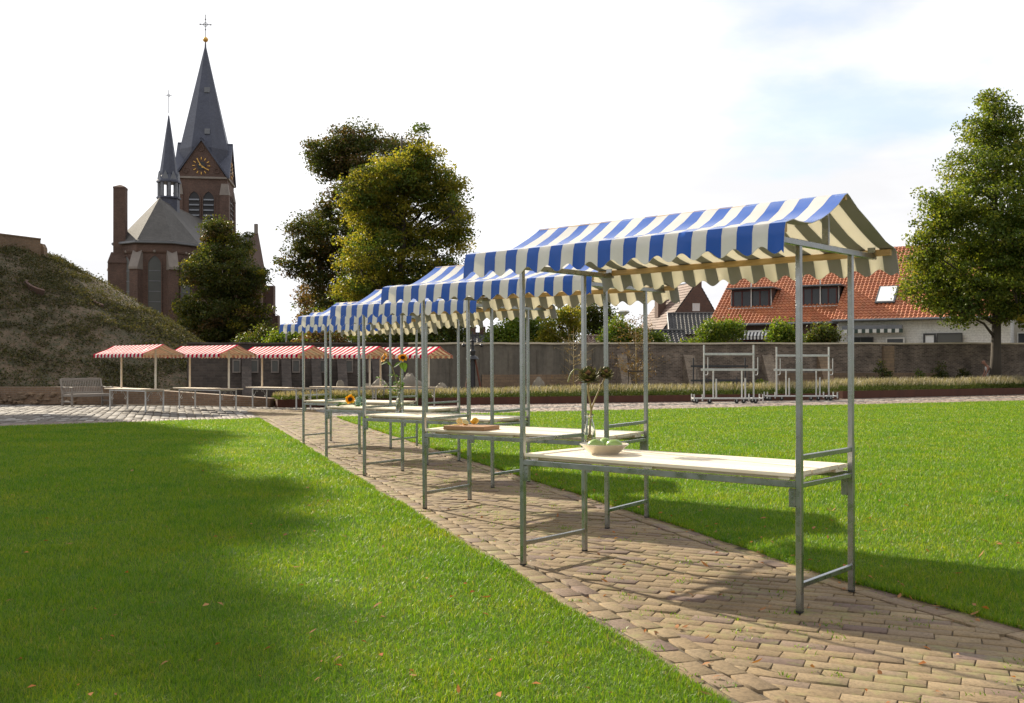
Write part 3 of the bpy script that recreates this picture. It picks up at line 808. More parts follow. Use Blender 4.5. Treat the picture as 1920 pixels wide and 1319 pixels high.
STALLS = [((.080, 7.181), -.727, -.006, 'nearest blue and white striped market stall, with a bowl of green fruit on its table'),
          ((-.861, 10.045), -.631, -.015, 'blue and white striped market stall with a wooden board of lemons on its table'),
          ((-1.894, 13.051), -.646, -.010, 'blue and white striped market stall with tall sunflowers in a glass bottle on its table'),
          ((-2.881, 15.774), -.649, -.010, 'blue and white striped market stall with one sunflower lying by a green glass jar'),
          ((-3.821, 18.616), -.590, -.007, 'farthest blue and white striped market stall, its pale table left empty')]
def place_stalls():
    proto = make_stall(); out = []
    for i, (p, yaw, lean, lab) in enumerate(STALLS):
        o = proto if i == 0 else copy_tree(proto)
        o.location = (p[0], p[1], 0.0); o.rotation_euler = (-lean, 0, yaw)
        tag(o, lab, 'market stall', 'blue and white striped stalls along the brick path'); out.append(o)
    return out
BLUE = place_stalls()

# ------------------------------------------------------------------ red and white stalls by the mound
def make_red_stall():
    t = empty('market_stall')
    LW, LD, TZ = 2.35, .60, .715
    lx, ly = LW / 2, LD / 2
    for x in (-lx, lx):
        for y in (-ly, ly):
            one('leg', M['galv_pale'], t, ((x, y, 0), (x, y, TZ - .045), .04, .04, .004))
        one('end_rail', M['galv_pale'], t, ((x, -ly + .02, TZ - .065), (x, ly - .02, TZ - .065), .03, .035, .003))
        for s in (-1, 1):                         # scrolled wrought brackets
            pts = []
            for k in range(26):
                a = k / 25
                if a < .35: th = PI * 1.9 * (1 - a / .35); r_ = .018 + .030 * (a / .35); pts.append((x, s * (ly - .075) + s * r_ * math.cos(th) , TZ - .34 + r_ * math.sin(th)))
                elif a < .65: u = (a - .35) / .3; pts.append((x, s * (ly - .03 - .115 * u), TZ - .34 + .20 * u))
                else: u = (a - .65) / .35; th = PI * 1.8 * u; r_ = .045 * (1 - .55 * u); pts.append((x, s * (ly - .145 - .045 + r_ * math.cos(th)), TZ - .14 + r_ * math.sin(th)))
            one('scroll_bracket', M['galv_pale'], t, ('tube', pts, .008, 6), smooth=True)
    for y in (-ly, ly): one('side_rail', M['galv_pale'], t, ((-lx + .02, y, TZ - .065), (lx - .02, y, TZ - .065), .03, .035, .003))
    b = MB()
    for i in range(4): b.bar((-lx - .36, -.33 + .165 * (i + .5), TZ - .018), (lx + .36, -.33 + .165 * (i + .5), TZ - .018), .160, .032, .004)
    b.build('table_top', M['pale_wood'], t)
    for x in (-lx + .05, lx - .05):
        one('post', M['cream_paint'], t, ((x, .06, TZ - .002), (x, .06, 2.06), .05, .05, .005))
        for s in (-1, 1): one('rafter', M['cream_paint'], t, ((x, .06 + s * .02, 2.055), (x, .06 + s * .60, 1.83), .03, .04, .003))
    for y, z in ((.06, 2.075), (-.56, 1.82), (.68, 1.82)): one('purlin', M['cream_paint'], t, ((-1.60, y, z), (1.60, y, z), .03, .04, .003))
    P = [(-.62, 1.825), (-.42, 1.90), (-.20, 1.99), (0.06, 2.115), (.30, 1.99), (.54, 1.895), (.74, 1.825)]
    canopy('canopy', -1.65, 1.65, P, .115, .115, 27, 20, [M['red'], M['white_cotton'], M['pink_under'], M['peach_under']], amp=.016, th=.004, sub=4, flare=.02, parent=t, seed=6, sag=.010)
    return t
def place_red():
    proto = make_red_stall(); labs = ['red and white striped stall beside the wooden bench', 'red and white striped stall before the mound, second from the bench',
        'red and white striped stall partly behind the farthest blue stall, third from the bench', 'red and white striped stall before the dark stone wall, fourth from the bench', 'red and white striped stall at the end of the row farthest from the bench']
    spots = [(307.5, 645, 31.65, -.74), (447, 646.2, 32.5, -.70), (589, 648, 33.7, -.68), (713.6, 648.3, 34.6, -.66), (826, 649, 35.3, -.60)]
    for i, (px, py, Y, yaw) in enumerate(spots):
        o = proto if i == 0 else copy_tree(proto)
        c = Vector((1.65, .06, 0)); c.rotate(Euler((0, 0, yaw)))
        p = at(px, py, Y)
        o.location = (p.x - c.x, p.y - c.y, 0); o.rotation_euler = (0, 0, yaw)
        tag(o, labs[i], 'market stall', 'red and white striped stalls by the mound')
place_red()
# ------------------------------------------------------------------ church
def lancet(w, h, n=7):
    """pointed-arch outline (x, z) from the sill, z=0, to the tip at z=h"""
    a = w / 2; r_ = w * 1.05; sp = h - math.sqrt(max(r_ * r_ - (r_ - a) ** 2, .01))
    pts = [(-a, 0), (a, 0)]
    cx = a - r_
    th1 = math.acos((0 - cx) / r_)
    for i in range(n + 1): t = th1 * i / n; pts.append((cx + r_ * math.cos(t), sp + r_ * math.sin(t)))
    for i in range(n - 1, -1, -1): t = th1 * i / n; pts.append((-(cx + r_ * math.cos(t)), sp + r_ * math.sin(t)))
    return pts
class Face:
    """a wall face: origin, right direction u (level), outward normal n"""
    def __init__(s, o, u): s.o = Vector(o); s.u = Vector(u).normalized(); s.n = s.u.cross(Vector((0, 0, 1))).normalized()
    def p(s, x, z, d=0.0): return s.o + s.u * x + Vector((0, 0, z)) + s.n * d
def face_panel(b, fc, pts, x, z, d0, d1, mi=0):
    """outline pts (x,z) on the face, from depth d0 out to d1"""
    n = len(pts); vs = [fc.p(x + p[0], z + p[1], d0) for p in pts] + [fc.p(x + p[0], z + p[1], d1) for p in pts]
    b.add(vs, [tuple(range(n, 2 * n))] + [(i, (i + 1) % n, n + (i + 1) % n, n + i) for i in range(n)], mi)
def face_ring(b, fc, outer, inner, x, z, d0, d1, mi=0):
    n = len(outer)
    vs = [fc.p(x + p[0], z + p[1], d) for P, d in ((outer, d0), (outer, d1), (inner, d1), (inner, d0)) for p in P]
    fs = []
    for k in range(3):
        fs += [(k * n + i, k * n + (i + 1) % n, (k + 1) * n + (i + 1) % n, (k + 1) * n + i) for i in range(n)]
    b.add(vs, fs, mi)
def arched_window(fc, x, z, w, h, parent, glass, frame, bars=6, name='window', hood=True, louvre=False):
    b = MB(); inner = lancet(w, h); outer = [(p[0] * (1 + .36 / w * .8), p[1] + (.16 if p[1] > 0 else -.1)) for p in inner]
    mid = [(p[0] * (1 + .12 / w), p[1] + (.06 if p[1] > 0 else -.04)) for p in inner]
    face_ring(b, fc, outer, mid, x, z, -.05, .10, 0)
    face_panel(b, fc, mid, x, z, -.05, .015, 1)
    for k in range(1, bars + 1):
        zz = h * k / (bars + 1.4)
        if louvre: 
            vs = [fc.p(x - w / 2, z + zz, .03), fc.p(x + w / 2, z + zz, .03), fc.p(x + w / 2, z + zz - .16, .14), fc.p(x - w / 2, z + zz - .16, .14)]
            b.slab(vs, .05, 2)
        else: face_panel(b, fc, [(-w / 2, -.03), (w / 2, -.03), (w / 2, .03), (-w / 2, .03)], x, z + zz, 0, .04, 2)
    if hood: 
        c = fc.p(x, z + h + .42, .08); b.blob(c, (.14, .14, .14), 8, 3, 0, 3)
    return b.build(name, [frame, glass, M['lead'], M['sandstone']], parent)
def build_church():
    root = empty('church', (-32.6, 108, 0)); O = Vector(root.location)
    tag(root, 'dark brick church with a tall slate spire and clock, behind the mound', 'church')
    mats_ = M['church_brick']
    def L(x, y, z=0): return Vector((x, y, z)) - O
    # ---- tower
    be = R(8); u = Vector((math.cos(be), math.sin(be), 0)); v = Vector((-u.y, u.x, 0)); H = 2.6; ZC = 21.2
    def T(a, b_, z): return u * a + v * b_ + Vector((0, 0, z))
    def sq(b, h0, z0, h1, z1, mi=0):
        vs = [T(x * h0, y * h0, z0) for x, y in ((-1, -1), (1, -1), (1, 1), (-1, 1))] + [T(x * h1, y * h1, z1) for x, y in ((-1, -1), (1, -1), (1, 1), (-1, 1))]
        b.add(vs, [(0, 1, 5, 4), (1, 2, 6, 5), (2, 3, 7, 6), (3, 0, 4, 7), (4, 5, 6, 7), (3, 2, 1, 0)], mi)
    b = MB(); sq(b, H, 0, H, ZC)
    for x, y in ((-1, -1), (1, -1), (1, 1), (-1, 1)):     # clasping corner buttresses
        vs = []
        for z, g in ((0, .95), (19.3, .75)):
            for dx, dy in ((-g, -g), (g, -g), (g, g), (-g, g)): vs.append(T(x * (H - .28) + dx * .62, y * (H - .28) + dy * .62, z))
        b.add(vs, [(0, 1, 5, 4), (1, 2, 6, 5), (2, 3, 7, 6), (3, 0, 4, 7), (4, 5, 6, 7)])
    tw = b.build('tower', [mats_], root)
    s = MB()
    for x, y in ((-1, -1), (1, -1), (1, 1), (-1, 1)):
        vs = []
        for z, g in ((19.3, .80), (20.5, .52)):
            for dx, dy in ((-g, -g), (g, -g), (g, g), (-g, g)): vs.append(T(x * (H - .28) + dx * .62, y * (H - .28) + dy * .62, z))
        s.add(vs, [(0, 1, 5, 4), (1, 2, 6, 5), (2, 3, 7, 6), (3, 0, 4, 7), (4, 5, 6, 7), (3, 2, 1, 0)])
    s.build('corner_cap', M['sandstone'], tw)
    faces = [Face(T(0, -H, 0), u), Face(T(H, 0, 0), v), Face(T(0, H, 0), -u), Face(T(-H, 0, 0), -v)]
    for i, fc in enumerate(faces):
        g = MB(); face_panel(g, fc, [(-2.5, 0), (2.5, 0), (0, 4.0)], 0, ZC - .1, -.3, .06)
        gb = g.build('gable', mats_, tw)
        c = MB(); face_panel(c, fc, [(-2.62, -.10), (2.62, -.10), (2.62, .10), (-2.62, .10)], 0, ZC - .12, 0, .16); face_panel(c, fc, [(-2.72, -.1), (-2.5, -.1), (.11, 4.15), (0, 4.5), (-.11, 4.15)], 0, ZC, .02, .13) if False else None
        c.build('string_course', M['sandstone'], tw)
        if i < 2:
            for x in (-.72, .72): arched_window(fc, x, 15.6, 1.0, 4.0, tw, M['dial'], mats_, 6, 'belfry_window', False, True)
            w = MB(); face_panel(w, fc, [(-1.9, 0), (1.9, 0), (1.9, .45), (-1.9, .45)], 0, 14.9, 0, .12); w.build('sill_course', M['sandstone'], tw)
            k = MB(); dz = 22.3
            def ring(r0): return [(r0 * math.cos(a), r0 * math.sin(a)) for a in np.linspace(0, 2 * PI, 25)[:-1]]
            face_panel(k, fc, ring(.42), 0, dz, .05, .14, 0)
            for m in range(12):
                a = m * PI / 6; ca, sa = math.cos(a), math.sin(a); wd = .042
                face_panel(k, fc, [(ca * .64 + sa * wd, sa * .64 - ca * wd), (ca * .9 + sa * wd, sa * .9 - ca * wd), (ca * .9 - sa * wd, sa * .9 + ca * wd), (ca * .64 - sa * wd, sa * .64 + ca * wd)], 0, dz, .05, .15, 1)
            for a, ln, wd in ((R(122), .84, .055), (R(-33), .80, .065)):
                ca, sa = math.cos(a), math.sin(a)
                face_panel(k, fc, [(-ca * .25 + sa * wd, -sa * .25 - ca * wd), (ca * ln + sa * wd * .5, sa * ln - ca * wd * .5), (ca * ln - sa * wd * .5, sa * ln + ca * wd * .5), (-ca * .25 - sa * wd, -sa * .25 + ca * wd)], 0, dz, .145, .19, 1)
            k.build('clock', [M['dial'], M['gold']], tw)
            for x, z in ((0, 2.9), (-1.55, .62), (1.55, .62)): r3 = MB(); face_ring(r3, fc, ring(.3), ring(.2), x, ZC + z, .04, .12); r3.build('gable_roundel', mats_, tw)
    # gable roofs crossing through the foot of the spire
    b = MB()
    for (p, q) in ((u, v), (v, u)):
        Z0, Z1 = ZC - .1, 25.25
        for sg in (-1, 1):
            for sh in (-1, 1):
                poly = [q * (sh * 2.84) + Vector((0, 0, Z1)), Vector((0, 0, Z1)), q * (sh * 2.84) + p * (sg * 2.84) + Vector((0, 0, Z0))]
                b.slab(poly if (poly[1] - poly[0]).cross(poly[2] - poly[0]).z > 0 else poly[::-1], .18)
    b.build('gable_roof', M['slate'], root)
    b = MB(); b.lathe([(2.5, ZC), (2.68, 24.3), (.10, 35.4), (.06, 36.0)], n=8, rz=be + R(22.5)); sp = b.build('spire', M['slate'], root)
    h = MB(); fcs = Face(u * .0 + v * -1.0, u)
    for x, z in ((.42, 30.6), (.65, 26.0)):
        d = 2.68 * (35.6 - z) / 11.2 * .93
        h.box(u * x * .8 - v * d + Vector((0, 0, z)), (.52, .30, .55), be)
    h.build('spire_hatch', M['lead'], sp)
    g = MB(); g.lathe([(.02, -.3), (.21, -.2), (.30, 0), (.21, .2), (.02, .3)], (0, 0, 36.25), 12); g.build('ball', M['gold'], sp, True)
    c = MB(); c.bar((0, 0, 36.4), (0, 0, 38.9), .05, .05); c.bar(u * -.58 + Vector((0, 0, 37.85)), u * .58 + Vector((0, 0, 37.85)), .06, .06)
    for a in range(4):
        e = (u * (.55 if a % 2 == 0 else 0) * (1 if a < 2 else -1) + Vector((0, 0, 37.85 + (.55 if a == 1 else -.55 if a == 3 else 0)))); c.blob(e, (.08, .08, .08), 6, 1, 0)
    c.lathe([(.17, -.02), (.22, -.02), (.22, .02), (.17, .02), (.17, -.02)], (0, 0, 37.85), 16, caps=False, M=Matrix.Rotation(R(90), 3, 'X')); c.build('cross', M['iron'], sp)
    # ---- apse
    ac = L(-31.9, 92); Ra = 3.75; ze = 12.4
    b = MB(); b.lathe([(Ra, 0), (Ra, ze)], ac, 8, rz=R(-78 + 22.5)); ap = b.build('apse', mats_, root)
    b = MB(); b.lathe([(Ra + .30, ze - .15), (Ra + .34, ze + .02), (Ra + .05, ze + .10), (.06, 16.75)], ac, 8, rz=R(-78 + 22.5)); ar = b.build('apse_roof', M['grey_slate'], root)
    b = MB(); b.lathe([(Ra + .38, ze - .22), (Ra + .44, ze - .16), (Ra + .44, ze - .02), (Ra + .2, ze - .02)], ac, 8, rz=R(-78 + 22.5), caps=False); b.build('gutter', M['lead'], ar)
    b = MB(); b.lathe([(Ra + .10, ze - 1.0), (Ra + .16, ze - .85), (Ra + .16, ze - .35), (Ra + .10, ze - .2)], ac, 8, rz=R(-78 + 22.5)); b.build('brick_frieze', mats_, ap)
    for k in range(-2, 3):
        a = R(-78 + 45 * k); n = Vector((math.cos(a), math.sin(a), 0)); uu = Vector((0, 0, 1)).cross(n)
        fc = Face(ac + n * Ra * math.cos(R(22.5)), uu)
        arched_window(fc, 0, 2.6, .98, 8.5, ap, M['grey_glass'], mats_, 8)
    for k in range(-3, 3):
        a = R(-78 + 22.5 + 45 * k); n = Vector((math.cos(a), math.sin(a), 0)); t = Vector((0, 0, 1)).cross(n)
        bt = MB(); cp = MB()
        def wedge(m, r0, r1, w, z0, z1, z1b=None):
            z1b = z1 if z1b is None else z1b
            vs = [ac + n * r_ + t * s_ * w / 2 + Vector((0, 0, z)) for r_, za in ((r0, z1), (r1, z1b)) for s_ in (-1, 1) for z in (z0, za)]
            m.add(vs, [(0, 1, 3, 2), (4, 6, 7, 5), (0, 2, 6, 4), (1, 5, 7, 3), (0, 4, 5, 1), (2, 3, 7, 6)])
        wedge(bt, Ra - .3, Ra + .62, .78, 0, 9.9); wedge(bt, Ra - .3, Ra + .95, .86, 0, 4.0)
        wedge(cp, Ra - .2, Ra + .72, .86, 9.9, 12.0, 10.1); cq = MB(); wedge(cq, Ra - .2, Ra + 1.05, .94, 4.0, 5.0, 4.15); cq.build('buttress_cap', M['sandstone'], ap)
        bo = bt.build('buttress', mats_, ap); cp.build('buttress_cap', M['sandstone'], ap)
    # ---- nave
    b = MB(); nw = 3.45
    c0 = L(-31.9, 92); b.box(c0 + Vector((-.2, 7, 6.15)), (2 * nw, 14, 12.3)); b.build('nave', mats_, root)
    b = MB()
    for sgn in (-1, 1):
        poly = [c0 + Vector((-.2 + sgn * (nw + .3), .2, 12.2)), c0 + Vector((-.2 + sgn * (nw + .3), 14.2, 12.2)), c0 + Vector((-.2, 14.2, 16.7)), c0 + Vector((-.2, .2, 16.7))]
        b.slab(poly if sgn > 0 else poly[::-1], .15)
    b.build('nave_roof', M['grey_slate'], root)
    # ---- transept on the right
    x0, x1 = -31.5, -25.0; yf, yb = 97.0, 103.0; ez, rz_ = 10.95, 14.3
    b = MB(); p = L((x0 + x1) / 2, 100, ez / 2); b.box(p, (x1 - x0, yb - yf, ez)); 
    g = [L(x1, yf, ez - .01), L(x1, yb, ez - .01), L(x1, 100, rz_ + .35)]; b.slab(g, .55)
    tr = b.build('transept', mats_, root)
    b = MB()
    for sgn, y in ((-1, yf), (1, yb)):
        poly = [L(x0, y + sgn * .25, ez - .1), L(x1 - .5, y + sgn * .25, ez - .1), L(x1 - .5, 100, rz_), L(x0, 100, rz_)]
        b.slab(poly if sgn < 0 else poly[::-1], .15)
    b.build('transept_roof', M['grey_slate'], root)
    for y in (yf + .4, yb - .4):
        b = MB()
        for z0, z1, xr, yw in ((0, 6.6, -23.55, 1.0), (6.6, 9.6, -24.0, .9)): b.box(L((x1 + xr) / 2, y, (z0 + z1) / 2), (xr - x1, yw, z1 - z0)); b.add([L(xr, y - yw / 2, z1), L(xr, y + yw / 2, z1), L(x1, y + yw / 2, z1 + .8), L(x1, y - yw / 2, z1 + .8)], [(0, 1, 2, 3)])
        b.build('buttress', mats_, tr)
    b = MB(); b.bar(L(x1 - .2, 100, rz_ + .2), L(x1 - .2, 100, rz_ + 1.2), .34, .34, .06); b.build('pinnacle', M['sandstone'], tr)
    fc = Face(L(-27.6, yf), (1, 0, 0)); arched_window(fc, 0, 3.4, 1.2, 6.0, tr, M['grey_glass'], mats_, 5)
    # ---- stair turret with a tall square shaft
    b = MB(); c = L(-34.55, 89.6); b.box(c + Vector((0, 0, 8.6)), (1.02, 1.02, 17.2), R(10)); b.box(c + Vector((-.15, .1, 5.3)), (1.62, 1.5, 10.6), R(10)); st = b.build('chimney_shaft', mats_, root)
    b = MB(); b.lathe([(.755, 17.1), (.74, 17.25), (.05, 17.5)], c, 4, rz=R(55)); b.build('shaft_cap', M['church_brick'], st); b = MB(); b.lathe([(1.18, 10.55), (.80, 11.5)], c + Vector((-.15, .1, 0)), 4, rz=R(55)); b.build('shaft_shoulder', M['church_brick'], st)
    # ---- ridge turret
    tc = L(-32.45, 96)
    b = MB(); b.lathe([(1.0, 14.6), (.98, 17.2), (1.12, 17.3), (1.12, 17.45)], tc, 8, rz=R(22.5)); rt = b.build('ridge_turret', M['slate'], root)
    b = MB()
    for k in range(8):
        a = R(22.5 + 45 * k); p = tc + Vector((math.cos(a) * .86, math.sin(a) * .86, 0)); b.bar(p + Vector((0, 0, 17.4)), p + Vector((0, 0, 18.95)), .26, .26, .03)
        a2 = R(45 * k); p2 = tc + Vector((math.cos(a2) * .98, math.sin(a2) * .98, 0)); tt = Vector((-math.sin(a2), math.cos(a2), 0))
        b.slab([p2 + tt * -.42 + Vector((0, 0, 18.85)), p2 + tt * .42 + Vector((0, 0, 18.85)), p2 + Vector((0, 0, 19.85))], .12)
    b.build('lantern', M['lead'], rt)
    b = MB(); b.lathe([(1.12, 18.8), (1.12, 18.95), (.86, 19.5), (.05, 25.2)], tc, 8, rz=R(22.5)); b.build('turret_spire', M['slate'], rt)
    b = MB(); b.bar(tc + Vector((0, 0, 25.4)), tc + Vector((0, 0, 27.6)), .05, .05); b.bar(tc + Vector((-.32, 0, 27.1)), tc + Vector((.32, 0, 27.1)), .04, .04); b.lathe([(.11, -.02), (.145, -.02), (.145, .02), (.11, .02), (.11, -.02)], tc + Vector((0, 0, 27.1)), 12, caps=False, M=Matrix.Rotation(R(90), 3, 'X')); b.build('cross', M['lead'], rt)
build_church()

# ------------------------------------------------------------------ houses behind the garden wall
def tile_roof(name, o, ux, us, width, length, m, parent, tw=.26, tr=.34, lift=.045, amp=.032, under=.06):
    """pantile slope: o = lower left corner, ux along the eave, us up the slope; the tile courses are real steps"""
    o = Vector(o); ux = Vector(ux).normalized(); us = Vector(us).normalized(); n = ux.cross(us).normalized()
    nc = max(1, round(width / tw)); nr = max(1, round(length / tr)); sg = 6; V = []; Fc = []; UV = []
    tw = width / nc; tr = length / nr
    for r_ in range(nr):
        b = len(V)
        for (s, l) in ((r_ * tr, lift), ((r_ + 1) * tr + .02, 0)):
            for i in range(nc * sg + 1):
                t = (i % sg) / sg; h = amp * math.sin(2 * PI * t) + (amp * .5 if t < .25 else 0)
                V.append(o + ux * (i * tw / sg) + us * s + n * (h + l))
        m_ = nc * sg + 1
        for i in range(nc * sg): Fc.append((b + i, b + i + 1, b + m_ + i + 1, b + m_ + i)); UV.append((i // sg + .5, r_ + .5))
        # front lip of the course
        b2 = len(V)
        for i in range(m_): V.append(Vector(V[b + i]) - n * (lift + .02))
        for i in range(nc * sg): Fc.append((b2 + i, b2 + i + 1, b + i + 1, b + i)); UV.append((i // sg + .5, r_ + .5))
    me = bpy.data.meshes.new(name); me.from_pydata([tuple(v) for v in V], [], Fc); me.materials.append(m)
    uv = me.uv_layers.new(name='uv'); d = np.repeat(np.array(UV, dtype=np.float32), 4, axis=0); uv.data.foreach_set('uv', d.ravel())
    me.update(); ob = bpy.data.objects.new(name, me); COL.objects.link(ob); ob.parent = parent
    # solid board under the tiles
    b = MB(); c = [o - n * under, o + ux * width - n * under, o + ux * width + us * length - n * under, o + us * length - n * under]; b.slab(c, .12)
    b.build('roof_board', M['dark_paint'], ob)
    return ob
def window_rect(name, fc, x, z, w, h, parent, frame, glass, nx=2, nz=1, fw=.06, d=.05):
    b = MB()
    R_ = lambda a, c, e, f: [(a, c), (e, c), (e, f), (a, f)]
    face_panel(b, fc, R_(fw, fw, w - fw, h - fw), x, z, -.02, .012, 1)
    for i in range(nx + 1): xx = (w - fw) * i / nx; face_panel(b, fc, R_(xx, 0, xx + fw, h), x, z, -.02, d, 0)
    for k in range(nz + 1): zz = (h - fw) * k / nz; face_panel(b, fc, R_(fw, zz, w - fw, zz + fw), x, z, -.02, d - .004, 0)
    return b.build(name, [frame, glass], parent)
def build_houses():
    P35 = math.atan2(5.25, 7.5); cs, sn = math.cos(P35), math.sin(P35)
    O = Vector((14.0, 71.3, 0))
    # --- terrace house with two dormers
    def terrace(name, x0, x1, wall_m, lab, yo=0.0, zo=0.0):
        root = empty(name, O + Vector((.866 * x0 + .5 * yo, -.5 * x0 + .866 * yo, 0)), R(-30)); w = x1 - x0; zo_ = 4.5 + zo
        tag(root, lab, 'house', 'red tiled houses behind the garden wall')
        b = MB(); b.box((w / 2, 7.5, zo_ / 2), (w, 14.6, zo_)); 
        for x in (0.0, w - .25): b.slab([(x, .2, zo_), (x, 14.8, zo_), (x, 7.5, zo_ + 5.1)] if x > 0 else [(x, 14.8, zo_), (x, .2, zo_), (x, 7.5, zo_ + 5.1)], .25)
        wl = b.build('wall', wall_m, root)
        rf = tile_roof('roof', (-.15, -.25, zo_ - .10), (1, 0, 0), (0, cs, sn), w + .3, 9.45, M['tile_orange'], root)
        rb = tile_roof('roof', (w + .15, 15.25, zo_ - .10), (-1, 0, 0), (0, -cs, sn), w + .3, 9.45, M['tile_orange'], root)
        rg = MB(); rg.tube([(-.15, 7.5, zo_ + 5.2), (w + .15, 7.5, zo_ + 5.2)], .13, 8); rg.build('ridge', M['tile_orange'], root)
        g = MB(); g.tube([(-.2, -.36, zo_ - .16), (w + .2, -.36, zo_ - .16)], .075, 8); g.build('gutter', M['lead'], root)
        return root, wl, zo_
    ra, wa, z = terrace('house', 0, 8.55, M['brown_brick'], 'red pantiled house with two dark red dormer windows')
    fc = Face((0, 0, 0), (1, 0, 0))
    for x0, x1 in ((.95, 3.75), (5.9, 8.35)):
        zs, zt = 5.62, 6.90; ys = (zs - z) / .7; yb = (zt - z) / .7
        b = MB(); w = x1 - x0
        vs = [(x, y, zz) for x in (x0, x1) for y, zz in ((ys, zs - .25), (ys, zt), (yb + .1, zt))]
        b.add(vs, [(0, 1, 2), (3, 5, 4), (0, 3, 4, 1)]); dm = b.build('dormer', M['dark_paint'], ra)
        t = MB(); t.box(((x0 + x1) / 2, (ys + yb) / 2 - .12, zt + .06), (w + .5, yb - ys + .65, .10)); t.build('dormer_roof', M['lead'], dm)
        f2 = Face((x0, ys - .003, 0), (1, 0, 0)); window_rect('window', f2, .08, zs, w - .16, zt - zs - .08, dm, M['dark_red_paint'], M['dark_glass'], 4, 1, .085)
        s = MB(); s.box(((x0 + x1) / 2, ys - .14, zs - .07), (w + .4, .26, .05)); s.bar((x0 + w * .52, ys - .14, zs), (x0 + w * .52, ys - .14, zt + .42), .07, .07); s.build('sill', M['white_paint'], dm)
        ch = MB()
        for x in (x0 - .03, x1 + .03):   # pale triangular flashings on the cheeks
            ch.slab([(x, ys - .02, zs - .1), (x, ys + .22, zs - .05), (x, ys - .02, zt)], .03)
        ch.build('cheek_board', M['white_paint'], dm)
    aw = MB()
    for k in range(20): aw.slab([(1.75 + .122 * k, -.32, 3.80), (1.75 + .122 * (k + 1), -.32, 3.80), (1.75 + .122 * (k + 1), -.62, 3.52), (1.75 + .122 * k, -.62, 3.52)], .02, k % 2); aw.box((1.75 + .122 * (k + .5), -.62, 3.40), (.12, .015, .22), 0, k % 2)
    aw.box((1.75 + 1.22, -.2, 3.86), (2.5, .3, .12), 0, 0); aw.build('awning', [M['white_paint'], M['dark_paint']], ra)
    window_rect('window', fc, 1.7, 1.0, 2.4, 2.3, ra, M['dark_red_paint'], M['dark_glass'], 3, 1, .08); window_rect('window', fc, 5.4, 1.0, 2.4, 2.3, ra, M['dark_red_paint'], M['dark_glass'], 3, 1, .08)
    # --- white boarded house with skylights
    rb, wb, z = terrace('house', 8.62, 18.9, M['white_board'], 'white boarded house with a red pantiled roof and skylights', -.35, .10)
    fc = Face((0, 0, 0), (1, 0, 0))
    def skylight(x0, x1, r0, r1, tilt=0.0):
        n = Vector((0, -sn, cs)); p = lambda x, r_: Vector((x, r_, z + .7 * r_)) + n * .20
        b = MB(); b.slab([p(x0, r0), p(x1, r0), p(x1, r1), p(x0, r1)], .14, 0)
        e = .11; q = lambda x, r_: p(x, r_) + n * .012
        b.add([q(x0 + e, r0 + .12), q(x1 - e, r0 + .12), q(x1 - e, r1 - .06), q(x0 + e, r1 - .06)], [(0, 1, 2, 3)], 1)
        b.build('skylight', [M['dark_paint'], M['bright_blind']], rb)
    skylight(2.2, 3.45, 1.25, 2.95); skylight(5.55, 6.5, 1.1, 1.95)
    b = MB(); b.box((2.3, -.30, 3.98), (3.7, .26, .20), 0, 0)
    for k in range(16): b.box((.55 + .228 * (k + .5), -.42, 3.74 - .02 * (k % 2)), (.226, .02, .26), 0, 1 + k % 2)
    b.box((2.3, -.37, 3.86), (3.66, .12, .03), 0, 0); b.build('awning', [M['lead'], M['white_paint'], M['green_stripe']], rb)
    window_rect('window', fc, .75, 1.2, 1.6, 2.15, rb, M['dark_paint'], M['dark_glass'], 2, 1); window_rect('door', fc, 3.1, .1, 1.15, 3.2, rb, M['white_paint'], M['dark_glass'], 1, 3, .09)
    window_rect('window', fc, 5.35, 2.75, .75, .78, rb, M['dark_paint'], M['bright_blind'], 1, 1, .12); window_rect('window', fc, 6.13, 2.75, 1.5, .78, rb, M['dark_paint'], M['grey_glass'], 1, 1, .05)
    d = MB(); d.tube([(.25, -.1, 0), (.25, -.1, 3.7), (.15, -.3, 4.2)], .05, 8); d.build('downpipe', M['white_paint'], rb)
    # --- pale house at the right edge
    rc = empty('house', (31.0, 65.0, 0), R(-30)); tag(rc, 'pale rendered house at the right edge behind the tree', 'house')
    b = MB(); b.box((4, 5, 2.7), (8, 10, 5.4)); b.slab([(0, 10, 5.4), (0, 0, 5.4), (0, 5, 8.9)], .3); b.build('wall', M['pale_render'], rc)
    tile_roof('roof', (-.2, -.2, 5.3), (1, 0, 0), (0, cs, sn), 8.4, 6.3, M['tile_orange'], rc)
    window_rect('window', Face((0, 0, 0), (1, 0, 0)), 1.2, 2.2, 1.3, 1.4, rc, M['white_paint'], M['dark_glass'], 2, 1); window_rect('window', Face((0, 10, 0), (0, -1, 0)), 3.2, 2.0, 1.3, 1.5, rc, M['white_paint'], M['dark_glass'], 2, 1)
    # --- brown gabled house with a chimney
    rd = empty('house', (14.6, 93.5, 0), R(13)); tag(rd, 'brown brick gabled house with a chimney, beyond the bushes', 'house')
    W_, Dp, e, a = 4.9, 7.0, 5.7, 9.3
    b = MB(); b.box((W_ / 2, Dp / 2, e / 2), (W_, Dp, e)); b.slab([(0, 0, e), (W_, 0, e), (W_ / 2 + .25, 0, a)], .3); b.slab([(W_, Dp, e), (0, Dp, e), (W_ / 2 + .25, Dp, a)], .3); b.build('wall', M['brown_brick'], rd)
    pl = math.atan2(a - e, W_ / 2 + .25)
    tile_roof('roof', (-.95, Dp + .2, e - 1.15), (0, -1, 0), (math.cos(pl), 0, math.sin(pl)), Dp + .1, 5.9, M['tile_brown'], rd, amp=.012)
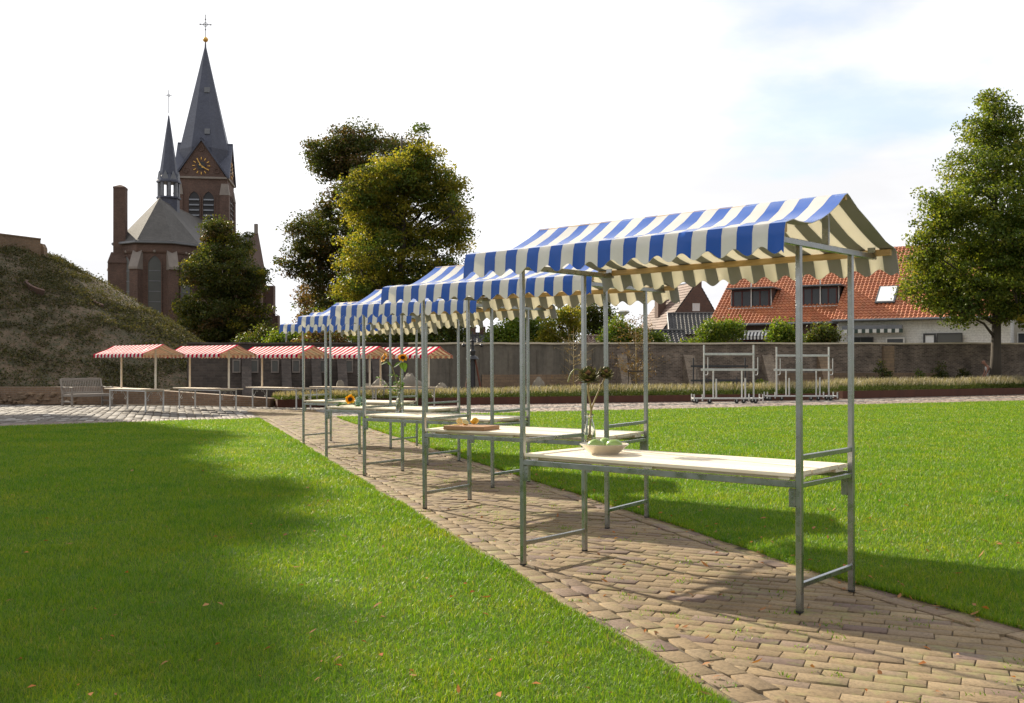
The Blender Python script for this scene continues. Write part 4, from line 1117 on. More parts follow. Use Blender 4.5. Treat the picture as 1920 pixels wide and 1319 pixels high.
    tile_roof('roof', (W_ + .1, .1, e + .05), (0, 1, 0), (-math.cos(math.atan2(a - e, W_ / 2 - .25)), 0, math.sin(math.atan2(a - e, W_ / 2 - .25))), Dp, 4.3, M['tile_brown'], rd, amp=.012)
    b = MB(); b.box((W_ / 2 + .25, .45, 9.5), (.80, .8, 1.5)); b.box((W_ / 2 + .25, .45, 10.22), (.9, .9, .10)); b.build('chimney', M['brown_brick'], rd)
    b = MB(); b.box((.55, 4.0, 7.3), (.8, .9, 2.3)); b.box((1.3, 5.6, 7.7), (.7, .8, 2.1)); b.build('chimney', M['brown_brick'], rd)
    window_rect('window', Face((0, 0, 0), (1, 0, 0)), 2.15, 6.6, .72, .72, rd, M['white_paint'], M['bright_blind'], 3, 1, .08)
    # --- dark roofed outbuilding, low patterned roof, far row of roofs
    def shed(name, pl_, pr, Y, yr, ye, m, lab, wall_m, yaw=0, verge=False, run=2.6, tw=.28):
        X0, X1 = (pl_ - CX) / F * Y, (pr - CX) / F * Y; zr = EYE + (CY - yr) / F * (Y + run); ze = EYE + (CY - ye) / F * Y
        r_ = empty(name, (X0, Y, 0), yaw); tag(r_, lab, 'outbuilding'); w = X1 - X0
        b = MB(); b.box((w / 2, run, (ze - .1) / 2), (w - .1, run * 2 - .2, ze - .1))
        for x in (.05, w - .05): b.slab([(x, run * 2 - .1, ze - .1), (x, .1, ze - .1), (x, run, zr - .12)], .1)
        b.build('wall', wall_m, r_)
        a_ = math.atan2(zr - ze, run); ln = math.hypot(zr - ze, run)
        tile_roof('roof', (0, 0, ze), (1, 0, 0), (0, math.cos(a_), math.sin(a_)), w, ln, m, r_, tw=tw, amp=.045)
        tile_roof('roof', (w, 2 * run, ze), (-1, 0, 0), (0, -math.cos(a_), math.sin(a_)), w, ln, m, r_, tw=tw, amp=.045)
        rg = MB(); rg.tube([(0, run, zr + .03), (w, run, zr + .03)], .1, 8); rg.build('ridge', m, r_)
        if verge:
            v = MB(); v.bar((-.06, -.05, ze + .03), (-.06, run, zr + .06), .05, .26); v.build('verge_board', M['white_paint'], r_)
        return r_
    shed('outbuilding', 1256, 1345, 86, 589, 628, M['tile_dark'], 'dark pantiled outbuilding with a white verge below the gabled house', M['brown_brick'], R(-6), True, 3.6, .34)
    shed('outbuilding', 1208, 1292, 68, 621, 650, M['tile_dark'], 'low patterned tile roof just above the garden wall', M['brown_brick'], 0, False, 2.0, .30)
    s = shed('outbuilding', 845, 985, 92, 626, 652, M['tile_dark'], 'long dark tiled roof with small chimneys beyond the concrete wall', M['brown_brick'], R(3), False, 2.8, .40)
    c = MB()
    for x in (2.05, 2.95, 3.95): c.box((x, 2.8, 4.75), (.55, .5, .9))
    c.build('chimney', M['brown_brick'], s)
    shed('outbuilding', 1095, 1160, 62, 632, 652, M['tile_brown'], 'small brown roofed shed behind the wall beside the lamp', M['dark_red_paint'], 0, False, 1.6, .30)
build_houses()

# ------------------------------------------------------------------ walls, planters
WA, WD = Vector((-14.5, 45.3, 0)), Vector((.962, .2727, 0))
WN = Vector((WD.y, -WD.x, 0))                       # towards the camera
def wall_top(t): return 2.42 + .0064 * t
def wpt(t, d=0, z=0): return WA + WD * t + WN * d + Vector((0, 0, z))
def wt(px):                                         # wall parameter seen at photograph column px
    k = (px - CX) / F; return (k * WA.y - WA.x) / (WD.x - k * WD.y)
def build_walls():
    def sect(name, t0, t1, m, lab, cop, copm):
        r_ = empty(name, wpt(t0), math.atan2(WD.y, WD.x)); tag(r_, lab, 'wall'); w = t1 - t0
        b = MB(); b.add([(x, y, z) for x, zt in ((0, wall_top(t0)), (w, wall_top(t1))) for y in (0, .45) for z in (0, zt)], [(0, 1, 3, 2), (4, 6, 7, 5), (0, 4, 5, 1), (2, 3, 7, 6), (1, 5, 7, 3)])
        b.build('wall_face', m, r_)
        if cop:
            c = MB(); n = 30
            for i in range(n):
                x0, x1 = w * i / n, w * (i + 1) / n; za = wall_top(t0 + x0) + .003 + .012 * math.sin(i * 1.1); zb = wall_top(t0 + x1) + .003 + .012 * math.sin((i + 1) * 1.1)
                c.add([(x0, -.09, za), (x1, -.09, zb), (x1, .54, zb), (x0, .54, za), (x0, -.09, za + .085), (x1, -.09, zb + .085), (x1, .54, zb + .085), (x0, .54, za + .085)], [(0, 1, 5, 4), (4, 5, 6, 7), (2, 3, 7, 6), (1, 0, 3, 2)])
            c.build('coping', copm, r_)
        return r_
    def buttress(r_, t, t0, w, dep, zt, m, zb=0.0):
        b = MB(); x = t - t0; vs = []
        for xx in (x - w / 2, x + w / 2): vs += [(xx, -dep, 0), (xx, -dep * .92, .25), (xx, -.10, zt), (xx, .01, zt + .06), (xx, .01, 0)]
        b.add(vs, [(0, 1, 2, 3, 4), (9, 8, 7, 6, 5), (0, 5, 6, 1), (1, 6, 7, 2), (2, 7, 8, 3)])
        b.build('buttress', m, r_)
    t0, t1, t2, t3 = 0.0, wt(765), wt(1142), 54.0
    a = sect('stone_wall', t0, t1, M['stone_wall'], 'dark rubble stone wall with blind windows behind the red stalls', True, M['stone_wall'])
    fc = Face((0, 0, 0), (1, 0, 0))
    for px in (443, 476.5, 515, 554.5, 606, 654, 696):
        t = wt(px) - t0; zc = EYE + (CY - 687) / F * wpt(t).y
        o = window_rect('blind_window', fc, t - .17, zc - .30, .36, .60, a, M['sandstone'], M['grey_glass'], 1, 1, .055, .06)
    for px in (462, 536, 592, 640, 705): buttress(a, wt(px), t0, .42, 1.1, 1.72, M['stone_wall'])
    cw = sect('concrete_wall', t1 + .004, t2, M['concrete'], 'stained grey concrete wall between the stone wall and the brick wall', True, M['coping'])
    c = sect('brick_wall', t2 + .004, t3, M['garden_brick'], 'long old brick garden wall with sloping buttresses and a pale coping', True, M['coping'])
    for px, m, w in ((1165, M['buttress_brick'], .5), (1291, M['buttress_brick'], .62), (1438, M['buttress_brick'], .62), (1541, M['marl_wall'], .62)): buttress(c, wt(px), t2 + .004, w, 1.0, 1.98, m)
    b = MB(); x = wt(1663) - t2; b.box((x, -.10, 1.28), (.62, .22, 2.56)); b.build('pier', M['marl_wall'], c)
    b = MB(); x0, x1 = wt(1450) - t2, wt(1755) - t2; b.box(((x0 + x1) / 2, -.045, .55), (x1 - x0, .10, 1.10)); b.build('wall_footing', M['marl_wall'], c)
    b = MB(); x0, x1 = wt(903) - t1, wt(1128) - t1; b.box(((x0 + x1) / 2, -.05, .52), (x1 - x0, .11, 1.04)); b.build('wall_footing', M['marl_wall'], cw)
    b = MB()
    for k in range(7): b.box((.6 + k * 1.45, -.02, wall_top(t1) / 2 - .1), (.05, .05, wall_top(t1) - .25))
    b.build('wall_joint', M['concrete'], cw)
    # retaining wall at the foot of the mound
    r_ = empty('retaining_wall', (-24.0, 38.3, 0), 0); tag(r_, 'low brown brick retaining wall along the foot of the mound', 'wall')
    pts = [(-24, 38.35), (-15.2, 38.2), (-12.4, 37.4), (-8.55, 35.9)]; zt = [.66, .66, .50, .30]
    b = MB(); cpm = MB(); V = []
    for (x, y), z in zip(pts, zt): V += [(x + 24, y - 38.3, 0), (x + 24, y - 38.3, z), (x + 24 + .12, y - 38.3 + .36, z), (x + 24 + .12, y - 38.3 + .36, 0)]
    fs = []
    for i in range(3): a_ = i * 4; fs += [(a_, a_ + 4, a_ + 5, a_ + 1), (a_ + 1, a_ + 5, a_ + 6, a_ + 2), (a_ + 2, a_ + 6, a_ + 7, a_ + 3)]
    fs += [(12, 15, 14, 13), (0, 1, 2, 3)]
    b.add(V, fs); b.build('wall_face', M['tan_brick'], r_)
    # fallen, rough stone facing left of the bench
    q = random.Random(4); b = MB()
    for i in range(70):
        x = 4.2 + q.random() ** .8 * 3.4; z = q.uniform(.04, .42) * (1 if x > 5 else .8)
        b.blob((x, -.02 - q.random() * .05, z), (q.uniform(.07, .16), .09, q.uniform(.05, .10)), 7, i, .2)
    b.build('rough_stones', M['marl_wall'], r_)
    # planters
    for nm, A, B_, h, dep, lab in (('steel_planter', (-8.2, 35.5), (14.3, 44.4), .27, 1.25, 'long rusty steel planter edging the paving left of the wheeled racks'), ('steel_planter', (14.75, 45.3), (34.0, 57.4), .34, 1.5, 'rusty steel planter edging the paving at the right, below the tree')):
        A, B_ = Vector(A), Vector(B_); ln = (B_ - A).length; d = (B_ - A) / ln
        r_ = empty(nm, (A.x, A.y, 0), math.atan2(d.y, d.x)); tag(r_, lab, 'planter', 'rusty steel planters')
        b = MB(); n = int(ln / 3)
        for i in range(n): b.box((ln * (i + .5) / n, 0, h / 2), (ln / n - .004, .012, h))
        b.box((0.006, dep / 2, h / 2), (.012, dep, h)); b.box((ln - .006, dep / 2, h / 2), (.012, dep, h)); b.box((ln / 2, dep, h / 2), (ln, .012, h))
        b.build('steel_edge', M['corten'], r_)
        b = MB(); b.box((ln / 2, dep / 2, h - .06), (ln - .03, dep - .03, .06)); b.build('planter_soil', M['soil'], r_)
        # planting: leafy base and feathery seed heads
        g = np.random.default_rng(int(ln)); N = int(ln * 1500)
        xx = g.uniform(.02, ln, N); yy = g.uniform(.0, dep + .1, N)
        hh = (.24 + .24 * xx / ln if h < .3 else .50 + 0 * xx) * (1 + .22 * (vnoise(xx, yy, .7, 6) - .5))
        env = np.sqrt(np.clip(1 - ((yy - dep * .5) / (dep * .62)) ** 2, .05, 1))
        X = A.x + d.x * xx - d.y * yy; Y = A.y + d.y * xx + d.x * yy
        C = np.stack([X, Y, h - .05 + hh * env * g.uniform(.05, .86, N)], 1); C[:, 0] += -0 + g.normal(0, .03, N)
        o = leaf_mesh('planter_foliage', C, g.uniform(.05, .11, N), M['seed_leaf'], seed=5, up=.8, aspect=.3)
        tag(o, 'bushy green foliage filling the ' + ('left' if h < .3 else 'right') + ' steel planter', 'planting', kind='stuff')
        k = g.random(N) < .20; n2 = k.sum()
        o = blade_mesh('planter_seed_heads', X[k], Y[k], (h + hh * env * .58)[k], (hh * env * g.uniform(.40, .72, N) + .04)[k], np.full(n2, .018), g.uniform(.15, .7, n2), M['seed'], seed=8)
        tag(o, 'straw coloured feathery seed heads above the ' + ('left' if h < .3 else 'right') + ' steel planter', 'planting', kind='stuff')
    # brick parapet and stray blocks on the mound
    r_ = empty('parapet_wall', (-23.7, 51.0, 6.6), R(212)); tag(r_, 'tan brick parapet wall on top of the mound', 'wall')
    b = MB(); b.add([(0, -.2, -.6), (0, .2, -.6), (0, .2, 1.18), (0, -.2, 1.18), (8, -.2, -.6), (8, .2, -.6), (8, .2, 1.75), (8, -.2, 1.75)], [(0, 1, 2, 3), (7, 6, 5, 4), (0, 3, 7, 4), (1, 5, 6, 2), (3, 2, 6, 7)]); b.build('wall_face', M['tan_brick'], r_)
    b = MB(); b.add([(-.02, -.23, 1.183), (-.02, .23, 1.183), (-.02, .23, 1.25), (-.02, -.23, 1.25), (8, -.23, 1.753), (8, .23, 1.753), (8, .23, 1.82), (8, -.23, 1.82)], [(0, 1, 2, 3), (7, 6, 5, 4), (0, 3, 7, 4), (1, 5, 6, 2), (3, 2, 6, 7), (0, 4, 5, 1)]); b.build('coping', M['tan_brick'], r_)
    p = at(77, 466, 51.5); b = MB(); b.add([(-.22, -.2, -.45), (.25, -.2, -.45), (.25, .2, -.45), (-.22, .2, -.45), (-.20, -.2, .24), (.12, -.2, .22), (.22, -.2, .02), (-.20, .2, .24), (.12, .2, .22), (.22, .2, .02)], [(0, 1, 6, 5, 4), (3, 7, 8, 9, 2), (0, 4, 7, 3), (4, 5, 8, 7), (5, 6, 9, 8), (6, 1, 2, 9)])
    o = b.build('masonry_block', M['marl_wall']); o.location = p; tag(o, 'tan masonry block beside the parapet on top of the mound', 'block')
    for px, py, Y, r0, lab, ang in ((78, 540, 46.6, .62, 'curved brick kerb set in the mound below the parapet', -.55), (190, 546, 49.2, .36, 'small curved brick kerb near the edge of the mound', -.75)):
        p = at(px, py, Y); z = float(mound_h(np.array([p.x]), np.array([p.y]))[0])
        b = MB(); n = 10
        for i in range(n):
            a0, a1 = PI * (1.12 + .62 * i / n), PI * (1.12 + .62 * (i + 1) / n); vs = []
            for zz in (-.40, .03):
                for rr in (r0, r0 + .16):
                    for aa in (a0, a1): vs.append((rr * math.cos(aa), rr * math.sin(aa) * .8, zz))
            b.add(vs, [(4, 5, 7, 6), (2, 3, 7, 6), (0, 4, 5, 1), (0, 2, 6, 4), (1, 5, 7, 3)])
        o = b.build('brick_kerb', M['brown_brick']); o.location = (p.x, p.y, z + .22); o.rotation_euler = (R(14), R(24), R(-8)); tag(o, lab, 'kerb', 'curved brick kerbs on the mound')
build_walls()
# ------------------------------------------------------------------ trees and shrubs
def crown_points(lobes, n, seed, clump=.45, flat=.6, hollow=.35, per=34):
    """leaf centres gathered in clumps through the lobes (cx, cy, cz, rx, ry, rz)"""
    g = np.random.default_rng(seed); Lb = np.array(lobes, dtype=float)
    vol = (Lb[:, 3] * Lb[:, 4] * Lb[:, 5]) ** .72; vol = np.maximum(vol, .05 * vol.max()); pr = vol / vol.sum()
    nc = max(6, n // per); li = g.choice(len(Lb), nc, p=pr)
    d = g.normal(0, 1, (nc, 3)); d /= np.linalg.norm(d, axis=1, keepdims=True)
    r_ = ((hollow + (1 - hollow) * g.random(nc) ** .6) * np.where(g.random(nc) < .16, 1.17, 1.0))[:, None]
    C = Lb[li, :3] + d * r_ * Lb[li, 3:]
    ci = g.integers(0, nc, n)
    sz = clump * g.uniform(.5, 1.25, nc)
    o = np.clip(g.normal(0, 1, (n, 3)), -1.7, 1.7); o *= (1 / np.maximum(1, np.linalg.norm(o, axis=1) / 1.8))[:, None] * sz[ci][:, None]; o[:, 2] *= flat
    return C[ci] + o, C, ci
def tree(name, lab, cat, base, lobes, n, mats_, leaf=.16, group=None, seed=1, clump=.45, trunk=None, hollow=.35, trunk_r=.2, bark='bark', flat=.6, twigs=40, zmin=.25, up=.05, per=34):
    base = Vector(base); root = empty(name, base); tag(root, lab, cat, group); q = random.Random(seed)
    P, C, ci = crown_points(lobes, n, seed, clump, flat, hollow, per)
    g = np.random.default_rng(seed + 50)
    k = P[:, 2] > zmin + base.z; P = P[k]; ci = ci[k]
    cm = g.choice(len(mats_), len(C), p=np.array([m[1] for m in mats_]) / sum(m[1] for m in mats_))
    leaf_mesh('crown', P - np.array(base), g.uniform(.65, 1.35, len(P)) * leaf, [M[m[0]] for m in mats_], root, seed=seed, up=up, mi=cm[ci])
    if trunk_r:
        top = max(l[2] + l[5] * .55 for l in lobes); cx = sum(l[0] for l in lobes) / len(lobes); cy = sum(l[1] for l in lobes) / len(lobes)
        tp = []; m_ = 9
        tx, ty = (trunk if trunk else (cx, cy))
        for i in range(m_):
            t = i / (m_ - 1); tp.append(Vector(((tx - base.x) * t ** 1.6 + q.gauss(0, .05) * (t > 0) * trunk_r * 4, (ty - base.y) * t ** 1.6, (top - base.z) * t)))
        b = MB(); b.tube(tp, [trunk_r * (1.28 if i == 0 else 1) * (1 - .88 * i / (m_ - 1)) + .012 for i in range(m_)], 10)
        def onpath(z):
            f_ = max(0.02, min(.97, z / (top - base.z))) * (m_ - 1); i = int(f_); return tp[i].lerp(tp[i + 1], f_ - i)
        for l in lobes:
            c = Vector(l[:3]) - base; s = onpath(max(.6, c.z - math.hypot(c.x - tp[-1].x, c.y) * .55 - l[5] * .3)); mid = s.lerp(c, .5) + Vector((q.gauss(0, .15), q.gauss(0, .15), .1))
            r_ = trunk_r * .34 * min(1.4, (l[3] / 1.6)) ** .5
            b.tube([s, mid, c, c + (c - mid) * .5], [r_, r_ * .7, r_ * .45, .012], 6)
        cc = C - np.array(base); ctr = np.array([Vector(l[:3]) - base for l in lobes])
        for i in q.sample(range(len(cc)), min(twigs, len(cc))):
            e = Vector(cc[i]); j = int(np.argmin(((ctr - cc[i]) ** 2).sum(1))); s = Vector(ctr[j])
            b.tube([s, s.lerp(e, .5) + Vector((0, 0, .12)), e], [.035 + trunk_r * .07, .025 + trunk_r * .03, .008], 4, caps=False)
        b.build('trunk', M[bark], root, True)
    return root
def lobes_px(L, Y, dep=1.0, seed=0, sy=.0):
    """(px, py, half width px, half height px) at depth Y -> lobes in metres"""
    q = random.Random(seed); out = []
    for l in L:
        Yl = Y + q.uniform(-1, 1) * sy; k = Yl / F; c = at(l[0], l[1], Yl); out.append((c.x, c.y, c.z, l[2] * k, max(l[2], l[3]) * k * .5 * (1 + dep) * .8, l[3] * k))
    return out
def build_trees():
    # tall dark tree and the yellowing tree before it
    L = lobes_px([(640, 280, 55, 36), (700, 262, 48, 28), (612, 300, 38, 42), (660, 325, 52, 34), (770, 290, 34, 26), (745, 305, 40, 38), (700, 340, 50, 60), (640, 385, 40, 30), (580, 445, 38, 40), (560, 490, 32, 36), (612, 430, 45, 36), (600, 500, 45, 34), (650, 480, 55, 60), (700, 430, 60, 80), (620, 560, 48, 30), (660, 590, 60, 40), (720, 560, 60, 60)], 76, 1, 3, 2.0)
    tree('broadleaf_tree', 'tall dark tree with rust tinged upper crown, left of the yellowing tree', 'tree', (-11.6, 76, 0), L, 90000, [('leaf_dark', 3), ('leaf_rust', 1.1)], .19, seed=12, per=120, clump=0.54, flat=.5, trunk_r=.42, twigs=160, hollow=.35)
    L = lobes_px([(765, 330, 62, 40), (710, 395, 62, 60), (790, 400, 75, 70), (840, 385, 34, 46), (856, 430, 22, 50), (745, 480, 95, 75), (670, 500, 42, 75), (820, 490, 48, 60), (700, 570, 75, 50), (790, 560, 70, 50), (640, 602, 52, 34), (784, 262, 9, 30), (803, 296, 28, 24), (735, 335, 56, 40), (815, 345, 46, 40), (690, 385, 46, 50), (850, 400, 30, 40), (680, 355, 34, 40), (848, 345, 20, 18), (730, 620, 110, 30), (600, 615, 40, 22)], 68, 1, 5, 1.6)
    tree('broadleaf_tree', 'large yellowing tree rising behind the row of blue canopies', 'tree', (-7.4, 68, 0), L, 105000, [('leaf_yellow', 2.4), ('leaf_mid', 1.3), ('leaf_dark', .4)], .17, seed=21, per=120, clump=0.50, flat=.5, trunk_r=.38, twigs=170, hollow=.35)
    L = lobes_px([(407, 432, 26, 20), (420, 455, 48, 26), (395, 478, 32, 22), (450, 470, 22, 18), (425, 515, 70, 44), (368, 518, 26, 30), (472, 535, 24, 34), (415, 585, 74, 50), (478, 600, 28, 32), (360, 600, 25, 42), (430, 640, 75, 25)], 80, 1, 8, 1.0)
    tree('broadleaf_tree', 'dark rounded tree with bronze top in front of the church', 'tree', (-22.6, 80, 0), L, 60000, [('leaf_dark', 3), ('leaf_rust', .45), ('leaf_yellow', .35)], .18, seed=33, per=120, clump=0.50, flat=.5, trunk_r=.35, hollow=.35)
    L = lobes_px([(1862, 190, 22, 26), (1866, 215, 40, 40), (1864, 250, 66, 42), (1872, 315, 104, 48), (1864, 380, 132, 50), (1880, 440, 156, 50), (1868, 500, 160, 50), (1885, 550, 158, 44), (1760, 545, 62, 36), (1965, 400, 60, 60), (1975, 500, 70, 60), (1800, 585, 46, 26), (1910, 590, 60, 24), (1740, 470, 36, 44), (1765, 420, 34, 36)], 54, 1, 4, 1.2)
    tree('lime_tree', 'conical green tree with a straight trunk at the right before the brick wall', 'tree', (25.7, 54, 0), L, 110000, [('leaf_lime', 3), ('leaf_mid', 1.4), ('leaf_yellow', .12)], .155, seed=41, per=70, clump=0.41, flat=.5, trunk_r=.27, twigs=200, hollow=.3, trunk=(25.75, 54))
    # smaller trees and bushes beyond the wall
    S = [('bush', 'bright green bush behind the farthest blue canopy, right of the church', [(535, 640, 28, 26), (515, 655, 22, 20), (550, 655, 20, 22)], 62, 'leaf_fresh', 5000),
         ('poplar', 'slender sparse poplar with thin foliage left of the yellowing tree', [(567, 560, 9, 26), (570, 600, 13, 30), (575, 640, 16, 24)], 64, 'leaf_brown', 2600),
         ('bush', 'brownish bush behind the second and third red canopies', [(600, 640, 30, 26), (630, 650, 26, 22), (575, 655, 26, 20)], 58, 'leaf_brown', 5000),
         ('bush', 'dark evergreen bush behind the wall below the yellowing tree', [(720, 625, 44, 32), (770, 640, 50, 26), (690, 645, 40, 22)], 60, 'leaf_dark', 7000),
         ('bush', 'dark spreading bush left of the long dark roof', [(835, 615, 44, 30), (805, 640, 50, 24), (862, 630, 20, 22)], 60, 'leaf_dark', 7000),
         ('bush', 'small yellow green bush right of the chimneyed roof', [(945, 628, 26, 24), (965, 615, 14, 16), (930, 640, 22, 14)], 60, 'leaf_fresh', 4500),
         ('small_tree', 'loose mid green tree above the concrete wall', [(985, 605, 40, 36), (1010, 620, 40, 30), (975, 580, 22, 18), (1000, 640, 44, 16)], 66, 'leaf_mid', 8000),
         ('small_tree', 'olive and bronze small tree above the concrete wall', [(1050, 615, 36, 34), (1070, 595, 24, 22), (1040, 640, 40, 18)], 64, 'leaf_yellow', 7000),
         ('small_tree', 'dark crowned tree behind the bronze small tree, left of the lamp', [(1118, 585, 30, 28), (1100, 600, 26, 28), (1140, 600, 20, 24), (1115, 625, 30, 22)], 70, 'leaf_dark', 8000),
         ('bush', 'fresh green bush behind the lamp post', [(1160, 625, 24, 26), (1190, 635, 20, 20), (1145, 640, 22, 18)], 60, 'leaf_fresh', 5000),
         ('bush', 'rounded green bush beside the slate coloured outbuilding', [(1228, 640, 18, 12), (1215, 645, 14, 9)], 59, 'leaf_mid', 2500),
         ('bush', 'yellow green climbing bush at the left corner of the red roofed house', [(1340, 625, 26, 20), (1368, 622, 28, 20), (1325, 645, 30, 12), (1300, 648, 20, 7)], 60, 'leaf_fresh', 6500),
         ('bush', 'green bush before the white striped awning of the red roofed house', [(1463, 625, 22, 20), (1478, 640, 26, 14)], 60, 'leaf_fresh', 5000),
         ('bush', 'dark creeper covered bush below the second dormer', [(1545, 628, 22, 20), (1525, 645, 28, 14), (1560, 640, 14, 16)], 61, 'leaf_dark', 4500),
         ('bush', 'dark shrub between the mound and the stone wall', [(500, 640, 30, 26), (470, 650, 30, 20)], 66, 'leaf_dark', 5000)]
    for i, (nm, lab, L, Y, m, n) in enumerate(S):
        lb = lobes_px(L, Y, 1, i, .6); cx = sum(l[0] for l in lb) / len(lb)
        tree(nm, lab, 'tree' if 'bush' not in nm else 'bush', (cx, Y, 0), lb, n, [(m, 3), ('leaf_mid' if m != 'leaf_mid' else 'leaf_fresh', .6)], .15, seed=100 + i, clump=.30, trunk_r=.09, hollow=.4, twigs=30, flat=.8, group='bushes and trees beyond the wall')
    # planting at the foot of the wall
    for i, (px, Yw, w, h, m, lab) in enumerate([(900, 44.5, 1.6, .35, 'leaf_mid', 'low green plant at the foot of the concrete wall, by the rusty tripod'), (945, 45.0, 1.3, .40, 'leaf_dark', 'low dark plant at the foot of the concrete wall, left of the boulder'),
            (1040, 47, 1.4, .45, 'leaf_mid', 'low leafy plant right of the boulder below the concrete wall'), (1185, 48, 2.0, .5, 'leaf_mid', 'leafy plant at the foot of the first brick buttress'), (1255, 49, 1.8, .5, 'leaf_dark', 'dark plant between the first and second brick buttresses'),
            (1340, 49.5, 1.6, .6, 'leaf_mid', 'plant behind the left wheeled rack at the foot of the wall'), (1365, 49.5, .9, .7, 'leaf_fresh', 'yellow green plant between the wheeled racks below the wall'), (1425, 50, .9, .75, 'leaf_fresh', 'small yellow flowering plant at the third brick buttress'),
            (1655, 53.0, 1.0, 1.75, 'leaf_dark', 'tall dark shrub against the tan pier of the brick wall'), (1640, 52.6, 1.5, .85, 'leaf_dark', 'low dark shrub beside the tall one at the tan pier'), (1723, 54, .4, 1.5, 'leaf_mid', 'thin green climber on the brick wall right of the pier'),
            (1762, 54.6, .8, 1.6, 'leaf_dark', 'dark climber on the brick wall, second right of the pier'), (1805, 55.2, .6, 1.4, 'leaf_dark', 'dark climber on the brick wall, left of the bending person')]):
        X = (px - CX) / F * Yw; lb = [(X, Yw, h * .5, w * .5, .35, h * .5), (X + w * .25, Yw, h * .35, w * .35, .3, h * .35)]
        tree('shrub', lab, 'shrub', (X, Yw, 0), lb, 1500, [(m, 1)], .10, seed=200 + i, clump=.13, trunk_r=.025, hollow=.3, twigs=12, flat=.9, zmin=.02, group='shrubs at the foot of the garden wall')
    # two young sparse trees before the wall
    def wispy(lab, px, Y, h, spread, nleaf, m, seed, tw):
        q = random.Random(seed); X = (px - CX) / F * Y; r_ = empty('young_tree', (X, Y, 0)); tag(r_, lab, 'tree', 'young trees before the wall')
        b = MB(); b.tube([(0, 0, 0), (.02, 0, h * .5), (0, .02, h)], [.035, .022, .006], 6); tips = []
        for i in range(tw):
            z = h * q.uniform(.22, .95); a = q.uniform(0, 2 * PI); ln = spread * q.uniform(.4, 1) * (1.1 - .5 * z / h); e = Vector((math.cos(a) * ln, math.sin(a) * ln * .6, z + ln * q.uniform(.15, .7))); s = Vector((0, 0, z)); m_ = s.lerp(e, .5) + Vector((0, 0, -.05))
            b.tube([s, m_, e], [.012, .008, .003], 4, caps=False); tips += [s.lerp(e, t) + Vector((q.gauss(0, .07), q.gauss(0, .07), q.gauss(0, .07))) for t in (.5, .65, .8, .9, 1)]
            for _ in range(2):
                f_ = e + Vector((q.gauss(0, .25), q.gauss(0, .2), q.gauss(.08, .2))); b.tube([m_, f_], [.006, .002], 3, caps=False); tips += [m_.lerp(f_, t) for t in (.6, .8, 1)]
        b.build('trunk', M['brown_stem'], r_, True)
        C = np.array([tuple(tips[q.randrange(len(tips))] + Vector((q.gauss(0, .06), q.gauss(0, .06), q.gauss(0, .06)))) for _ in range(nleaf)])
        leaf_mesh('crown', C, np.random.default_rng(seed).uniform(.05, .10, nleaf), M[m], r_, seed=seed)
    wispy('young tree with withered brown leaves before the brick wall, right of the lamp', 1192, 46, 3.6, 1.1, 1500, 'leaf_brown', 5, 46)
    wispy('nearly bare young tree with pale twigs before the concrete wall', 1075, 45, 2.7, 1.15, 160, 'leaf_brown', 6, 34)
    # old trees on and beside the mound, left of the frame: their crowns shade the lawn.
    # q runs across the sun's direction, p along it; every crown lobe is given by the spot its shade reaches
    edge = lambda p: float(np.interp(p, [-40, -24.8, -15.3, -11.6, -7.9, -3.9, -1, 5], [8.9, 9.9, 6.87, 5.45, 3.63, 1.78, .6, -2.2]))
    for i, (ps, p0, p1, qmin, lab) in enumerate([(-60, -31, -19, 1.5, 'old tree on the mound farthest left, outside the picture'), (-47, -23, -7.5, -1.5, 'old tree left of the mound nearest the parapet, outside the picture'), (-38, -13, 4.5, -5.0, 'old tree nearest the camera left of the lawn, outside the picture')]):
        lb = []; g = random.Random(i)
        p = p0
        while p <= p1:
            h = (p - ps) * math.tan(SUN_EL); q_ = edge(p) - (3.3 if i == 0 else 2.8) + g.uniform(-.25, .25)
            while q_ > qmin - 1.2:
                dp = g.uniform(-1.2, 1.2); hh = h + dp * math.tan(SUN_EL); pp = ps + dp
                lb.append((.79 * q_ + .613 * pp, .613 * q_ - .79 * pp, hh, 1.75, 1.75, 1.35)); q_ -= 2.3
            p += 2.0
        if i == 1:
            for q_, p in ((4.5, -10.5),): h = (p - ps) * math.tan(SUN_EL); lb.append((.79 * q_ + .613 * ps, .613 * q_ - .79 * ps, h, .75, .75, .4))
        cx = sum(l[0] for l in lb) / len(lb); cy = sum(l[1] for l in lb) / len(lb)
        gz = float(mound_h(np.array([cx]), np.array([cy]))[0]) if math.hypot(cx - MC[0], cy - MC[1]) < MR else 0
        tree('shade_tree', lab, 'tree', (cx, cy, gz - .1), lb, 46000, [('leaf_dark', 2), ('leaf_mid', 1)], .40, seed=300 + i, clump=.42, trunk_r=.45, hollow=.1, twigs=20)
build_trees()

